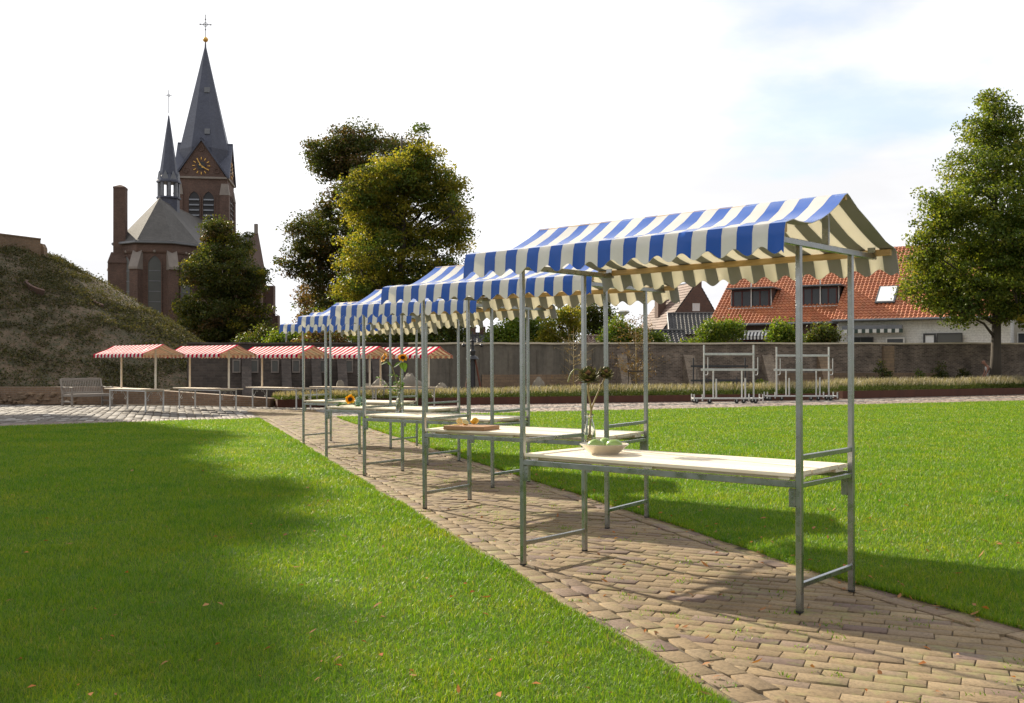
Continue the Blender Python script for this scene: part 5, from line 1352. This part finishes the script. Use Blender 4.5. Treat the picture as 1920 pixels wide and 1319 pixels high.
# ------------------------------------------------------------------ bench, wheeled racks, boulders, tripod, lamp
def build_bench():
    p = gp(135, 762.5); r_ = empty('garden_bench', (p.x, p.y, 0), R(57)); tag(r_, 'weathered grey wooden bench before the low wall of the mound', 'bench')
    m = M['grey_wood']; W_, D = 1.62, .56
    for x in (0, W_):
        one('leg', m, r_, ((x, 0, 0), (x, 0, .66), .065, .065, .006)); one('leg', m, r_, ((x, D, 0), (x, D, .42), .065, .065, .006), ((x, D, .42), (x, D + .13, .98), .065, .06, .006))
        pts = [(x, -.04, .665), (x, .15, .675), (x, .36, .66), (x, D + .03, .685)]
        b = MB()
        for a, c in zip(pts[:-1], pts[1:]): b.bar(a, c, .075, .032, .005)
        b.build('armrest', m, r_); one('side_rail', m, r_, ((x, .03, .16), (x, D - .03, .16), .04, .06, .005), ((x, .03, .38), (x, D - .03, .38), .04, .08, .005))
    b = MB()
    for i in range(7): b.bar((.02, .02 + .078 * i, .425), (W_ - .02, .02 + .078 * i, .425), .064, .022, .004)
    b.build('seat', m, r_)
    one('front_rail', m, r_, ((.03, .0, .37), (W_ - .03, .0, .37), .035, .08, .005))
    b = MB(); b.bar((.03, D + .135, .96), (W_ - .03, D + .135, .96), .04, .09, .006); b.bar((.03, D + .015, .47), (W_ - .03, D + .015, .47), .04, .06, .006)
    for i in range(22): x = .09 + (W_ - .18) * i / 21; b.bar((x, D + .02, .49), (x, D + .125, .93), .036, .014, .002, up=(0, 1, 0))
    b.build('backrest', m, r_)
build_bench()

def rack(px0, px1, Y, lab, m, ytop, base=(0, 0), light=True):
    X0, X1 = (px0 - CX) / F * Y, (px1 - CX) / F * Y; w = X1 - X0; H = EYE + (CY - ytop) / F * Y
    r_ = empty('wheeled_rack', (X0, Y, 0), 0); tag(r_, lab, 'rack', 'wheeled steel racks on the paving')
    for x in (0, w): one('upright', m, r_, ((x, 0, .17), (x, 0, H), .055, .055, .005))
    for z, h in ((H - .36, .085), (H - .96, .085)): one('cross_rail', m, r_, ((-.02 - .1 * (z < 1.5), -.035, z), (w + .02 + .1 * (z < 1.5), -.035, z), .03, h, .004))
    for x, zt in ((w * .22, H - 1.0), (w * .28, .95), (w * .80, H - 1.0), (w * .87, .98)): one('inner_upright', m, r_, ((x, .30, .17), (x, .30, zt), .05, .05, .004))
    for x in (.12, w + .13): 
        one('hook', m, r_, ('tube', [(x - .09, -.05, H - 1.16), (x, -.05, H - 1.16), (x + .02, -.05, H - 1.10), (x + .02, -.05, H - .48)], .016, 6))
    b = MB()
    for y in (0, .55): b.bar((-.40, y, .19), (w + .38, y, .19), .05, .045, .004)
    for x in (-.38, 0, w, w + .36): b.bar((x, -.02, .19), (x, .57, .19), .045, .045, .004)
    b.build('base_frame', m, r_)
    for x, y in ((-.38, 0), (-.06, 0), (w + .36, 0), (-.38, .55), (w + .36, .55), (w - .05, .55)): one('bumper', m, r_, ((x, y, .10), (x, y, .36), .045, .045, .004))
    for x in (-.28, .22, w * .66, w * .80, w + .08):
        for y in ((0,) if x > .0 and x < w else (0, .55)):
            c = MB(); c.lathe([(.02, -.022), (.075, -.022), (.085, -.012), (.085, .012), (.075, .022), (.02, .022)], (x, y + .02, .086), 16, 0, M=Matrix.Rotation(R(90), 3, 'X')); cs = c.build('castor', M['black_rubber'], r_)
            f = MB(); f.box((x, y + .02, .155), (.05, .07, .02)); 
            for s in (-1, 1): f.box((x, y + .02 + s * .032, .12), (.03, .006, .08))
            f.build('castor_fork', m, cs)
for a in ((1320, 1413, 39.2, 'galvanised wheeled rack left of the other galvanised one, before the planter', 'galv_pale', 647), (1456, 1554, 42.4, 'galvanised wheeled rack seen behind the front posts of the nearest blue stall', 'galv_pale', 651), (1300, 1397, 42.6, 'dark thin wheeled rack standing behind the left galvanised rack', 'iron', 671)):
    rack(a[0], a[1], a[2], a[3], M[a[4]], a[5])

def build_misc():
    for i, (px, Y, w, h, lab) in enumerate([(638, 42, .20, .85, 'upright grey boulder behind the fourth red stall'), (712, 42.4, .42, .92, 'long low boulder with a flat top below the sunflowers'), (768, 43, .50, 1.10, 'largest grey boulder, behind the last red stall'),
            (828, 42.6, .28, .76, 'pale rounded boulder at the right end of the red stalls'), (1010, 46, .29, .95, 'pinkish grey boulder below the concrete wall'), (688, 41.6, .24, .68, 'small boulder left of the long low one'), (742, 41.5, .22, .66, 'small boulder before the largest one')]):
        X = (px - CX) / F * Y; b = MB(); b.blob((0, 0, h * .45), (w, w * .7, h * .55), 16, i + 3, .13); o = b.build('boulder', M['stone'], None, True, 40); o.location = (X, Y, 0); tag(o, lab, 'boulder', 'boulders before the stone wall')
    # iron windlass on a rusty tripod
    Y = 44; X = (886 - CX) / F * Y; r_ = empty('iron_windlass', (X, Y, 0)); tag(r_, 'dark iron wind gauge on a rusty red tripod before the concrete wall', 'monument')
    for k, (dx, dy) in enumerate(((.45, -.15), (-.35, -.2), (.0, .4))): one('tripod_leg', M['rust'], r_, ('tube', [(dx, dy, 0), (dx * .25, dy * .25, 1.75)], [.05, .035], 8))
    one('mast', M['iron'], r_, ('tube', [(0, 0, .0), (0, 0, 1.7), (0, 0, 2.95)], [.14, .11, .03], 10))
    b = MB(); b.lathe([(.02, 1.72), (.28, 1.75), (.22, 1.85), (.10, 1.92), (.14, 2.1), (.05, 2.2), (.04, 2.5), (.12, 2.55), (.03, 2.62)], n=14); b.build('cap', M['iron'], r_, True, 40)
    b = MB()
    for a in (0, 90): c, s = math.cos(R(a + 25)), math.sin(R(a + 25)); b.bar((-c * .42, -s * .42, 2.35), (c * .42, s * .42, 2.35), .035, .035, .004)
    for sx in (-1, 1): c, s = math.cos(R(25)) * sx, math.sin(R(25)) * sx; b.blob((c * .42, s * .42, 2.35), (.08, .08, .08), 8, 1, 0)
    b.bar((-.25, 0, 2.78), (.3, 0, 2.78), .02, .09, .004); b.build('wind_arms', M['iron'], r_)
    # street lamp
    Y = 61; X = (1168 - CX) / F * Y; r_ = empty('street_lamp', (X, Y, 0)); tag(r_, 'slim street lamp with a saucer shaped head behind the wall', 'street lamp')
    one('pole', M['galv_pale'], r_, ('tube', [(0, 0, 0), (0, 0, 4.5)], [.07, .045], 10))
    b = MB(); b.lathe([(.06, 4.42), (.12, 4.5), (.36, 4.66), (.41, 4.72), (.36, 4.80), (.12, 4.84), (.0, 4.85)], n=20); b.build('lamp_head', M['white_paint'], r_, True, 40)
    Y = 58; X = (537 - CX) / F * Y; r_ = empty('lamp_post', (X, Y, 0)); tag(r_, 'thin grey pole rising behind the second red stall', 'pole'); one('pole', M['galv'], r_, ('tube', [(0, 0, 0), (0, 0, 3.7)], [.07, .05], 10)); one('pole_cap', M['galv'], r_, ('tube', [(0, 0, 3.7), (0, 0, 3.74)], [.06, .03], 10))
    # low frame at the young tree
    Y = 45.2; x0, x1 = (1178 - CX) / F * Y, (1213 - CX) / F * Y; r_ = empty('tree_guard', (x0, Y, 0)); tag(r_, 'low dark wooden guard frame around the withered young tree', 'tree guard')
    for x in (0, x1 - x0): one('stake', M['bark'], r_, ((x, 0, 0), (x, 0, 1.28), .05, .05, .004))
    one('guard_rail', M['bark'], r_, ((-.05, -.04, 1.22), (x1 - x0 + .05, -.04, 1.22), .03, .07, .004))
build_misc()

def build_person():
    """bald man in a white vest bending forward beside the tree trunk"""
    Y = 54.7; X = (1853 - CX) / F * Y; r_ = empty('person', (X, Y, 0), R(-8)); tag(r_, 'bald person in a white vest bending forward beside the tree trunk', 'person')
    J = {'pelvis': (.12, 0, .98, .135), 'waist': (.08, 0, 1.13, .125), 'chest': (-.02, 0, 1.34, .15), 'neck0': (-.10, 0, 1.50, .075), 'neck': (-.15, 0, 1.56, .055), 'head0': (-.21, 0, 1.63, .085), 'head': (-.25, 0, 1.70, .098), 'crown': (-.27, 0, 1.76, .07), 'face': (-.30, 0, 1.645, .06)}
    E_ = [('pelvis', 'waist'), ('waist', 'chest'), ('chest', 'neck0'), ('neck0', 'neck'), ('neck', 'head0'), ('head0', 'head'), ('head', 'crown'), ('head0', 'face')]
    for s, n in ((-1, 'l'), (1, 'r')):
        J.update({n + 'sh': (-.05, s * .17, 1.43, .068), n + 'up': (-.10, s * .20, 1.25, .052), n + 'el': (-.12, s * .21, 1.13, .044), n + 'wr': (-.22, s * .17, .93, .030), n + 'ha': (-.25, s * .16, .86, .034),
                  n + 'hip': (.11, s * .10, .92, .10), n + 'kn': (.05, s * .11, .50, .062), n + 'ca': (.09, s * .11, .34, .056), n + 'an': (.09, s * .11, .09, .040), n + 'to': (-.08, s * .12, .035, .035)})
        E_ += [('chest', n + 'sh'), (n + 'sh', n + 'up'), (n + 'up', n + 'el'), (n + 'el', n + 'wr'), (n + 'wr', n + 'ha'), ('pelvis', n + 'hip'), (n + 'hip', n + 'kn'), (n + 'kn', n + 'ca'), (n + 'ca', n + 'an'), (n + 'an', n + 'to')]
        for k in range(4):
            J[n + 'f%d' % k] = (-.275 + .004 * k, s * (.13 + .018 * k), .79 - (.01 if k in (1, 2) else 0), .009); E_.append((n + 'ha', n + 'f%d' % k))
        J[n + 'th'] = (-.285, s * .12, .85, .010); E_.append((n + 'ha', n + 'th'))
    def skin(name, keys, edges, m, grow=0.0, root=None, scale=1.0):
        ks = list(keys); me = bpy.data.meshes.new(name); me.from_pydata([J[k][:3] for k in ks], [(ks.index(a), ks.index(b)) for a, b in edges], []); o = bpy.data.objects.new(name, me); COL.objects.link(o); o.parent = r_
        md = o.modifiers.new('Skin', 'SKIN'); md.use_smooth_shade = True
        for i, k in enumerate(ks): rr = J[k][3] * scale + grow; me.skin_vertices[0].data[i].radius = (rr, rr)
        me.skin_vertices[0].data[ks.index(root or ks[0])].use_root = True
        sb = o.modifiers.new('Sub', 'SUBSURF'); sb.levels = 2; sb.render_levels = 2; me.materials.append(m); return o
    skin('body', J.keys(), E_, M['skin'], root='pelvis')
    skin('vest', ['pelvis', 'waist', 'chest', 'neck0'], [('pelvis', 'waist'), ('waist', 'chest'), ('chest', 'neck0')], M['vest'], .030)
    skin('trousers', ['pelvis', 'lhip', 'lkn', 'lca', 'lan', 'rhip', 'rkn', 'rca', 'ran'], [('pelvis', 'lhip'), ('lhip', 'lkn'), ('lkn', 'lca'), ('lca', 'lan'), ('pelvis', 'rhip'), ('rhip', 'rkn'), ('rkn', 'rca'), ('rca', 'ran')], M['trousers'], .018)
    for s in (-1, 1):
        b = MB(); b.blob((-.27, s * .092, 1.69), (.014, .010, .03), 8, 1, 0); b.build('ear', M['skin'], r_, True)
        b = MB(); b.blob((-.345, s * .032, 1.66), (.010, .012, .010), 8, 1, 0); b.build('eye', M['dial'], r_, True)
        b = MB(); b.blob((.04 - .07, s * .115, .045), (.13, .05, .045), 10, 1, 0); b.build('shoe', M['dark_paint'], r_, True)
    b = MB(); b.blob((-.355, 0, 1.635), (.018, .014, .024), 8, 1, 0); b.build('nose', M['skin'], r_, True)
build_person()
# ------------------------------------------------------------------ things on the tables
TZ = .7952
def on_table(px, py, i=0):
    """point of table i's top seen at a photograph pixel"""
    return gp(px, py, TZ)
def curve(pts, n=14):
    """smooth path through points (Catmull-Rom)"""
    P = [Vector(p) for p in pts]; P = [P[0] * 2 - P[1]] + P + [P[-1] * 2 - P[-2]]; out = []
    for i in range(1, len(P) - 2):
        for k in range(n):
            t = k / n; a, b, c, d = P[i - 1:i + 3]
            out.append(.5 * ((2 * b) + (c - a) * t + (2 * a - 5 * b + 4 * c - d) * t * t + (3 * b - a - 3 * c + d) * t ** 3))
    return out + [P[-2]]
def bottle(loc, h, r_, lab, water, rim=True, group=None):
    root = empty('glass_bottle', loc); tag(root, lab, 'bottle', group); s = h
    outer = [(r_ * .55, .0), (r_ * .95, .002), (r_, .010), (r_, s * .42), (r_ * .97, s * .52), (r_ * .80, s * .66), (r_ * .60, s * .78), (r_ * .50, s * .86), (r_ * .50, s * .92), (r_ * .66, s * .935), (r_ * .68, s * .96), (r_ * .62, s)]
    inner = [(r_ * .50, s), (r_ * .42, s * .92), (r_ * .42, s * .86), (r_ * .52, s * .78), (r_ * .72, s * .66), (r_ * .86, s * .52), (r_ * .88, s * .42), (r_ * .88, .016), (r_ * .5, .012), (.001, .012)]
    b = MB(); b.lathe([(.001, 0.0)] + outer + inner, n=28, caps=False); b.build('glass', M['glass'], root, True, 40)
    w = MB(); w.lathe([(.001, .0135), (r_ * .86, .0175), (r_ * .865, water * .5), (r_ * .865, water), (.001, water)], n=24, caps=False); w.build('water', M['water'], root, True, 40)
    return root
def artichoke(root_stem, c, ax, r_, seed):
    """globe of pointed overlapping bracts"""
    ax = Vector(ax).normalized(); q = random.Random(seed); x = ax.orthogonal().normalized(); y = ax.cross(x); b = MB()
    b.blob(Vector(c), (r_ * .62, r_ * .62, r_ * .62), 12, seed, .03)
    for k in range(64):
        t = (k + .5) / 64; ph = k * 2.39996; lat = -1.15 + 2.45 * t
        d = (x * math.cos(ph) + y * math.sin(ph)) * math.cos(lat) + ax * math.sin(lat); up = (ax - d * ax.dot(d)).normalized() if abs(ax.dot(d)) < .98 else x; sd = d.cross(up).normalized()
        o = Vector(c) + d * r_ * .60; ln = r_ * (.72 - .22 * t); w = r_ * (.36 - .12 * t); out = d * r_ * (.34 if t < .6 else .16)
        p0, p1, p2, p3, tip = o - sd * w * .6, o + sd * w * .6, o + up * ln * .5 + sd * w + out * .75 * .6, o + up * ln * .5 - sd * w + out * .75 * .6, o + up * ln + out * 1.25
        mid = o + up * ln * .5 + out * .75
        b.add([p0, p1, p2, p3, tip, mid], [(0, 1, 2, 5), (0, 5, 3), (2, 4, 5), (5, 4, 3)])
    return b.build('flower_head', M['artichoke'], root_stem)
def sunflower_head(parent, c, ax, r_, seed, name='flower_head'):
    ax = Vector(ax).normalized(); x = ax.orthogonal().normalized(); y = ax.cross(x); q = random.Random(seed); c = Vector(c); b = MB()
    for ring_, n, ln, lift in ((0, 17, 1.0, .10), (1, 15, .88, .22)):
        for k in range(n):
            a = 2 * PI * (k + .5 * ring_) / n + q.gauss(0, .06); d = x * math.cos(a) + y * math.sin(a); t = ax.cross(d); L_ = r_ * ln * q.uniform(.85, 1.1); w = r_ * .19
            p0 = c + d * r_ * .36; m_ = c + d * (r_ * .36 + (L_ - r_ * .36) * .5) + ax * r_ * lift * q.uniform(.3, 1.2); e = c + d * L_ + ax * r_ * q.uniform(-.1, .25)
            b.add([p0 - t * w * .5, p0 + t * w * .5, m_ + t * w, m_ - t * w, e], [(0, 1, 2, 3), (3, 2, 4)])
    h = b.build(name, M['petal'], parent)
    rot = ax.to_track_quat('Z', 'Y').to_matrix()
    d = MB(); d.lathe([(r_ * .42, -r_ * .06), (r_ * .42, r_ * .05), (r_ * .34, r_ * .12), (r_ * .15, r_ * .13), (.001, r_ * .10)], c, 20, M=rot); d.build('seed_disc', M['seed_disc'], h, True)
    g = MB(); g.lathe([(r_ * .10, -r_ * .30), (r_ * .34, -r_ * .14), (r_ * .46, -r_ * .05)], c, 14, M=rot); g.build('calyx', M['sun_leaf'], h, True)
    return h
def big_leaf(b, p, d, nrm, L_, w, droop=.3):
    """broad pointed leaf from p along d"""
    p = Vector(p); d = Vector(d).normalized(); nrm = Vector(nrm); s = d.cross(nrm).normalized(); u = s.cross(d).normalized(); pr = [(0, .04), (.12, .62), (.3, 1.0), (.5, .92), (.72, .58), (.9, .2), (1, 0)]; vs = []
    for t, k in pr:
        c = p + d * L_ * t - u * droop * L_ * t * t
        vs += [c - s * w * k * .5 + u * w * .10 * k, c, c + s * w * k * .5 + u * w * .10 * k]
    fs = []
    for i in range(len(pr) - 1): a = i * 3; fs += [(a, a + 1, a + 4, a + 3), (a + 1, a + 2, a + 5, a + 4)]
    b.add(vs, fs)
def build_tables():
    # --- nearest table: bowl of green fruit, bottle with artichokes
    c = on_table(1133, 852); r_ = empty('fruit_bowl', c); tag(r_, 'shallow cream bowl holding green fruit on the nearest table', 'bowl')
    b = MB(); b.lathe([(.001, .004), (.085, .004), (.088, 0), (.098, 0), (.100, .008), (.130, .032), (.150, .054), (.168, .066), (.172, .071), (.168, .074), (.148, .066), (.126, .042), (.094, .016), (.001, .013)], n=40, caps=False); b.build('bowl_body', M['glaze'], r_, True, 50)
    for i, (dx, dy, z, sc, lab) in enumerate(((-.062, -.035, .062, (.062, .047, .046), 'pale green oblong fruit at the left front of the bowl'), (.066, -.030, .060, (.060, .047, .045), 'pale green oblong fruit at the right front of the bowl'), (.012, .055, .066, (.048, .05, .045), 'pale green fruit at the back of the bowl'))):
        f = empty('green_fruit', c + Vector((dx, dy, z)), R((15, -10, 60)[i])); tag(f, lab, 'fruit', 'green fruit in the bowl')
        q = MB(); q.blob((0, 0, 0), sc, 18, i, .02); q.build('flesh', M['apple'], f, True); s = MB(); s.tube([(sc[0] * .9, 0, 0), (sc[0] + .010, 0, .004)], .004, 6); s.build('fruit_stalk', M['brown_stem'], f)
    p = on_table(1105.5, 843); bt = bottle(p, .262, .045, 'clear glass bottle of water on the nearest table, behind the bowl', .108)
    Y = p.y
    def stem(pts_px, dY, r0, r1, lab, name, cat, grp):
        P = [at(x, y, Y + d) for (x, y), d in zip(pts_px, dY)]; e = empty(name, P[0]); tag(e, lab, cat, grp); b = MB(); C = curve([q - P[0] for q in P]); b.tube(C, [r0 + (r1 - r0) * i / (len(C) - 1) for i in range(len(C))], 8); s = b.build('stem', M['brown_stem'], e, True); return e, P, s
    e, P, s = stem([(1102, 836), (1107, 790), (1108, 765), (1103, 735), (1104, 715)], (.0, .0, -.005, 0, 0), .0075, .0065, 'larger artichoke on a straight dry stem in the bottle on the nearest table', 'artichoke', 'artichoke', 'artichokes in the glass bottle')
    artichoke(e, P[-1] + Vector((-.0, 0, .035)) - P[0], (-.05, -.1, 1), .082, 2)
    e, P, s = stem([(1107, 834), (1107, 790), (1110, 765), (1122, 735), (1134, 709)], (.012, .005, .005, .01, .015), .0065, .0055, 'smaller artichoke leaning right in the bottle on the nearest table', 'artichoke', 'artichoke', 'artichokes in the glass bottle')
    artichoke(e, P[-1] + Vector((.004, 0, .03)) - P[0], (.3, -.1, 1), .060, 5)
    b = MB(); Pl = [at(x, y, Y - .01) - P[0] for x, y in ((1098, 702), (1088, 695), (1078, 693), (1070, 702), (1065, 717))]; C = curve(Pl); b.tube(C, [.004 + .003 * (i / len(C)) for i in range(len(C))], 6); b.build('bent_leaf', M['stem'], e, True)
    # --- second table: chopping board with lemons
    c = on_table(884, 806); yaw = STALLS[1][1]
    r_ = empty('chopping_board', c, yaw + .12); tag(r_, 'thick end-grain wooden chopping board on the second table', 'chopping board')
    b = MB(); b.box((0, 0, .021), (.46, .30, .041)); o = b.build('board', M['board'], r_); bv = o.modifiers.new('Bevel', 'BEVEL'); bv.width = .007; bv.segments = 2
    zt = TZ + .0425
    def lem(px, py, kind, lab, yw=0):
        p = gp(px, py, zt); e = empty('lemon', p, yw); tag(e, lab, 'lemon', 'lemons on the chopping board')
        if kind == 'whole':
            b = MB(); pr = [(.001, -.047), (.008, -.044), (.018, -.036), (.028, -.022), (.033, 0), (.030, .018), (.020, .034), (.010, .041), (.007, .046), (.001, .048)]; b.lathe(pr, (0, 0, .033), 20, caps=False, M=Matrix.Rotation(R(80), 3, 'Y')); b.build('peel', M['lemon'], e, True)
        else:
            rt = Matrix.Rotation(R(74 if kind == 'half' else 38), 3, 'X'); b = MB(); b.lathe([(.033, 0), (.032, .012), (.024, .028), (.012, .036), (.001, .040)], (0, 0, .030), 20, caps=False, M=rt @ Matrix.Rotation(R(180), 3, 'X')); b.build('peel', M['lemon'], e, True)
            b = MB(); b.lathe([(.033, 0), (.028, .0006)], (0, 0, .030), 20, caps=False, M=rt); b.build('pith', M['lemon_pith'], e)
            b = MB()
            for k in range(9):
                a0, a1 = 2 * PI * (k + .06) / 9, 2 * PI * (k + .94) / 9; pts = [Vector((.003 * math.cos((a0 + a1) / 2), .003 * math.sin((a0 + a1) / 2), .0012))] + [Vector((.0275 * math.cos(a), .0275 * math.sin(a), .0012)) for a in np.linspace(a0, a1, 5)]
                b.add([rt @ v + Vector((0, 0, .030)) for v in pts], [tuple(range(6))])
            b.lathe([(.0285, .0006), (.001, .0007)], (0, 0, .030), 20, 1, caps=False, M=rt); b.build('flesh', [M['lemon_flesh'], M['lemon_pith']], e)
    lem(890, 796, 'whole', 'whole yellow lemon at the right of the chopping board', .5); lem(862, 795.5, 'half', 'upright cut lemon half at the left of the chopping board', .3); lem(873, 797.5, 'flat', 'tilted cut lemon half in the middle of the chopping board', .5)
    p = gp(853, 797.5, zt); e = empty('lemon_slice', p, .2); tag(e, 'thin lemon slices lying flat at the left of the chopping board', 'lemon slice')
    for dx, z in ((0, .002), (.018, .006)): b = MB(); b.lathe([(.001, 0), (.032, 0), (.032, .004), (.001, .004)], (dx, 0, z - .002), 20, caps=False); b.build('slice', M['lemon_flesh'], e)
    # --- third table: bottle with two tall sunflowers and sprigs
    p = on_table(748.5, 775); Y = p.y; bt = bottle(p, .285, .047, 'clear glass bottle of water on the third table, holding the tall sunflowers', .15)
    for pts, hr, ax, lab, sd in (([(750, 773), (748.5, 735), (742, 710), (733, 685), (722, 672)], .072, (-.75, -.62, .45), 'tall sunflower bending left over the third table', 3), ([(745, 772), (750, 735), (751, 705), (752, 685), (755, 672)], .068, (.15, -.85, .62), 'tall sunflower upright beside the one bending left', 4)):
        P = [at(x, y, Y) for x, y in pts]; e = empty('sunflower', P[0]); tag(e, lab, 'sunflower', 'sunflowers in the glass bottle'); b = MB(); C = curve([v - P[0] for v in P]); b.tube(C, [.0075 - .001 * i / len(C) for i in range(len(C))], 8); b.build('stem', M['stem'], e, True)
        sunflower_head(e, P[-1] - P[0] + Vector(ax) * .012, ax, hr, sd)
        l = MB()
        if sd == 3: big_leaf(l, at(727, 679, Y) - P[0], (-1, -.2, -.25), (0, -.4, 1), .10, .055, .2); big_leaf(l, at(727, 679, Y) - P[0], (.6, -.5, -.6), (0, -.4, 1), .06, .05, .3); big_leaf(l, at(744, 715, Y) - P[0], (-.7, -.5, -.3), (0, -.5, 1), .07, .03, .3)
        else: big_leaf(l, at(753, 680, Y) - P[0], (.45, -.55, -.75), (.4, -.8, .3), .145, .115, .25); big_leaf(l, at(750, 680, Y) - P[0], (-.75, -.3, -.45), (-.2, -.6, .8), .11, .06, .2)
        l.build('leaf', M['sun_leaf'], e)
    e = empty('filler_sprig', p + Vector((0, 0, .22))); tag(e, 'leafy sprigs with tiny white flowers in the bottle with the sunflowers', 'sprig'); q = random.Random(8); b = MB(); tips = []
    for k in range(13):
        a = q.uniform(0, 6.28); ln = q.uniform(.12, .36); d = Vector((math.cos(a) * .5 - .35, math.sin(a) * .4, 1)).normalized(); s = Vector((0, 0, -.02)); C = curve([s, s + d * ln * .5 + Vector((0, 0, .02)), s + d * ln + Vector((math.cos(a) * .06 - .03, 0, 0))], 5); b.tube(C, .0016, 4); tips += C[3:]
    b.build('twigs', M['stem'], e); T = np.array([tuple(q.choice(tips) + Vector((q.gauss(0, .014), q.gauss(0, .014), q.gauss(0, .014)))) for _ in range(150)]); leaf_mesh('leaves', T, np.random.default_rng(2).uniform(.018, .042, 150), M['sun_leaf'], e, seed=4)
    b = MB()
    for k in range(22): t = q.choice(tips); b.blob(t + Vector((q.gauss(0, .015), q.gauss(0, .015), q.gauss(0, .015))), (.0075, .0075, .0065), 6, k, .1)
    b.build('blossom', M['white_paint'], e)
    # --- fourth table: green glass jar on its side, cut sunflower, foliage
    p = on_table(664, 762); 
    r_ = empty('glass_jar', p + Vector((.10, .02, 0)), R(-20)); tag(r_, 'green tinted square glass jar on the fourth table', 'jar'); b = MB()
    h = .15; w = .085
    b.lathe([(.001, 0), (w * .95, 0), (w, .01), (w, h * .75), (w * .86, h * .86), (w * .7, h * .92), (w * .7, h), (w * .62, h), (w * .62, h * .92), (w * .8, h * .84), (w * .93, h * .74), (w * .93, .014), (.001, .01)], n=16, caps=False); b.build('glass', M['green_glass'], r_, True, 40)
    e = empty('sunflower', p + Vector((-.05, -.10, .004))); tag(e, 'single cut sunflower lying among leaves on the fourth table', 'sunflower'); b = MB(); C = curve([(-.20, .05, .012), (-.08, .03, .03), (.0, .02, .085)]); b.tube(C, .007, 8); b.build('stem', M['stem'], e, True)
    sunflower_head(e, (.005, .0, .105), (.05, -.9, .35), .085, 9); l = MB(); q = random.Random(3)
    for k in range(16): a = q.uniform(0, 6.28); big_leaf(l, (q.uniform(-.20, .10), q.uniform(-.02, .10), q.uniform(.005, .05)), (math.cos(a), math.sin(a) * .7, q.uniform(-.05, .35)), (0, -.2, 1), q.uniform(.09, .15), q.uniform(.05, .085), .3)
    l.build('leaf', M['sun_leaf'], e)
    p2 = on_table(697, 761); e = empty('cut_leaf', p2); tag(e, 'loose cut leaves scattered right of the jar on the fourth table', 'leaves'); l = MB()
    for k in range(9): a = q.uniform(0, 6.28); big_leaf(l, (q.uniform(-.16, .16), q.uniform(-.05, .05), .008), (math.cos(a), math.sin(a), .08), (0, 0, 1), q.uniform(.05, .08), q.uniform(.03, .04), .1)
    l.build('leaf', M['sun_leaf'], e)
build_tables()

# ------------------------------------------------------------------ fallen leaves
def build_litter():
    q = random.Random(31)
    # the leaves that show largest, at the places the photograph shows them
    lawn_l = [(580, 1187), (500, 1002), (290, 1130), (590, 995), (640, 1230), (600, 1270), (770, 1265), (250, 1230), (375, 1238), (315, 1240), (700, 1140), (560, 1063), (760, 1043), (645, 1005), (588, 955), (448, 875), (125, 1020), (34, 1237), (905, 1120), (780, 1130), (860, 1300), (430, 1010), (22, 1125), (505, 1215)]
    lawn_r = [(1437, 971), (1842, 1013), (1872, 1016), (1525, 992), (1310, 957), (1650, 940), (1562, 977), (1700, 945), (1823, 948), (1650, 910), (1560, 958), (1840, 1012), (1655, 996), (1715, 1010), (1742, 1035), (1835, 1045), (1485, 955), (1395, 925), (1680, 900), (1920, 1015), (1555, 958), (1600, 900), (1230, 905), (1790, 1075), (1722, 1105)]
    path = [(1332, 1243), (1170, 1060), (1035, 1040), (1140, 1092), (1260, 1108), (1290, 1112), (1328, 1063), (1362, 1062), (1180, 1117), (1120, 1037), (1138, 1044), (1290, 1172), (1322, 1198), (1271, 1178), (1410, 1244), (1524, 1252), (1100, 1290), (1352, 1268), (1340, 1305), (1685, 1121), (1710, 1125), (1830, 1160), (1820, 1153), (1765, 1137), (1425, 1145), (1755, 1297), (1648, 1256), (930, 1015), (905, 968), (1045, 970)]
    protos = []
    for k in range(4):
        b = MB(); L_, w = (.055, .03) if k < 2 else (.07, .024); big_leaf(b, (0, 0, 0), (1, 0, .12), (0, 0, 1), L_, w, .35 if k % 2 else -.25); b.tube([(-.02, .002, .004), (0, 0, .001)], .0012, 4)
        protos.append(b)
    mesh = [None] * 4
    for P, z, lab, grp in ((lawn_l, .035, 'small curled orange brown leaf fallen on the left lawn', 'leaves fallen on the left lawn'), (lawn_r, .035, 'small curled orange brown leaf fallen on the right lawn', 'leaves fallen on the right lawn'), (path, .012, 'small dry orange brown leaf fallen on the brick path', 'leaves fallen on the brick path')):
        for px, py in P:
            k = q.randrange(4)
            if mesh[k] is None: o = protos[k].build('fallen_leaf', M['fallen'], None, True); mesh[k] = o.data
            else: o = bpy.data.objects.new('fallen_leaf', mesh[k]); COL.objects.link(o)
            p = gp(px, py, z); s = q.uniform(.55, 1.05); o.location = p; o.scale = (s, s, s); o.rotation_euler = (q.gauss(0, .35), q.gauss(0, .35), q.uniform(0, 6.28)); tag(o, lab, 'leaf', grp)
    # the countless smaller ones
    g = np.random.default_rng(12); n = 700; y = 3.8 + g.random(n) ** 1.3 * 24; x = g.uniform(-.58, .62, n) * y
    e = np.interp(y[:220], [a[1] for a in RIGHT_EDGE], [a[0] for a in RIGHT_EDGE]); x[:220] = e + g.normal(.0, .10, 220)
    on = (x > np.interp(y, [a[1] for a in LEFT_EDGE], [a[0] for a in LEFT_EDGE])) & (x < np.interp(y, [a[1] for a in RIGHT_EDGE], [a[0] for a in RIGHT_EDGE]))
    leaf_mesh('leaf_litter', np.stack([x, y, np.where(on, .010, .036)], 1), g.uniform(.018, .05, n), M['fallen'], seed=3, up=2.0, label=('tiny scraps of dry leaf scattered over the lawns and path', 'leaf litter'))
build_litter()
bpy.context.view_layer.update()
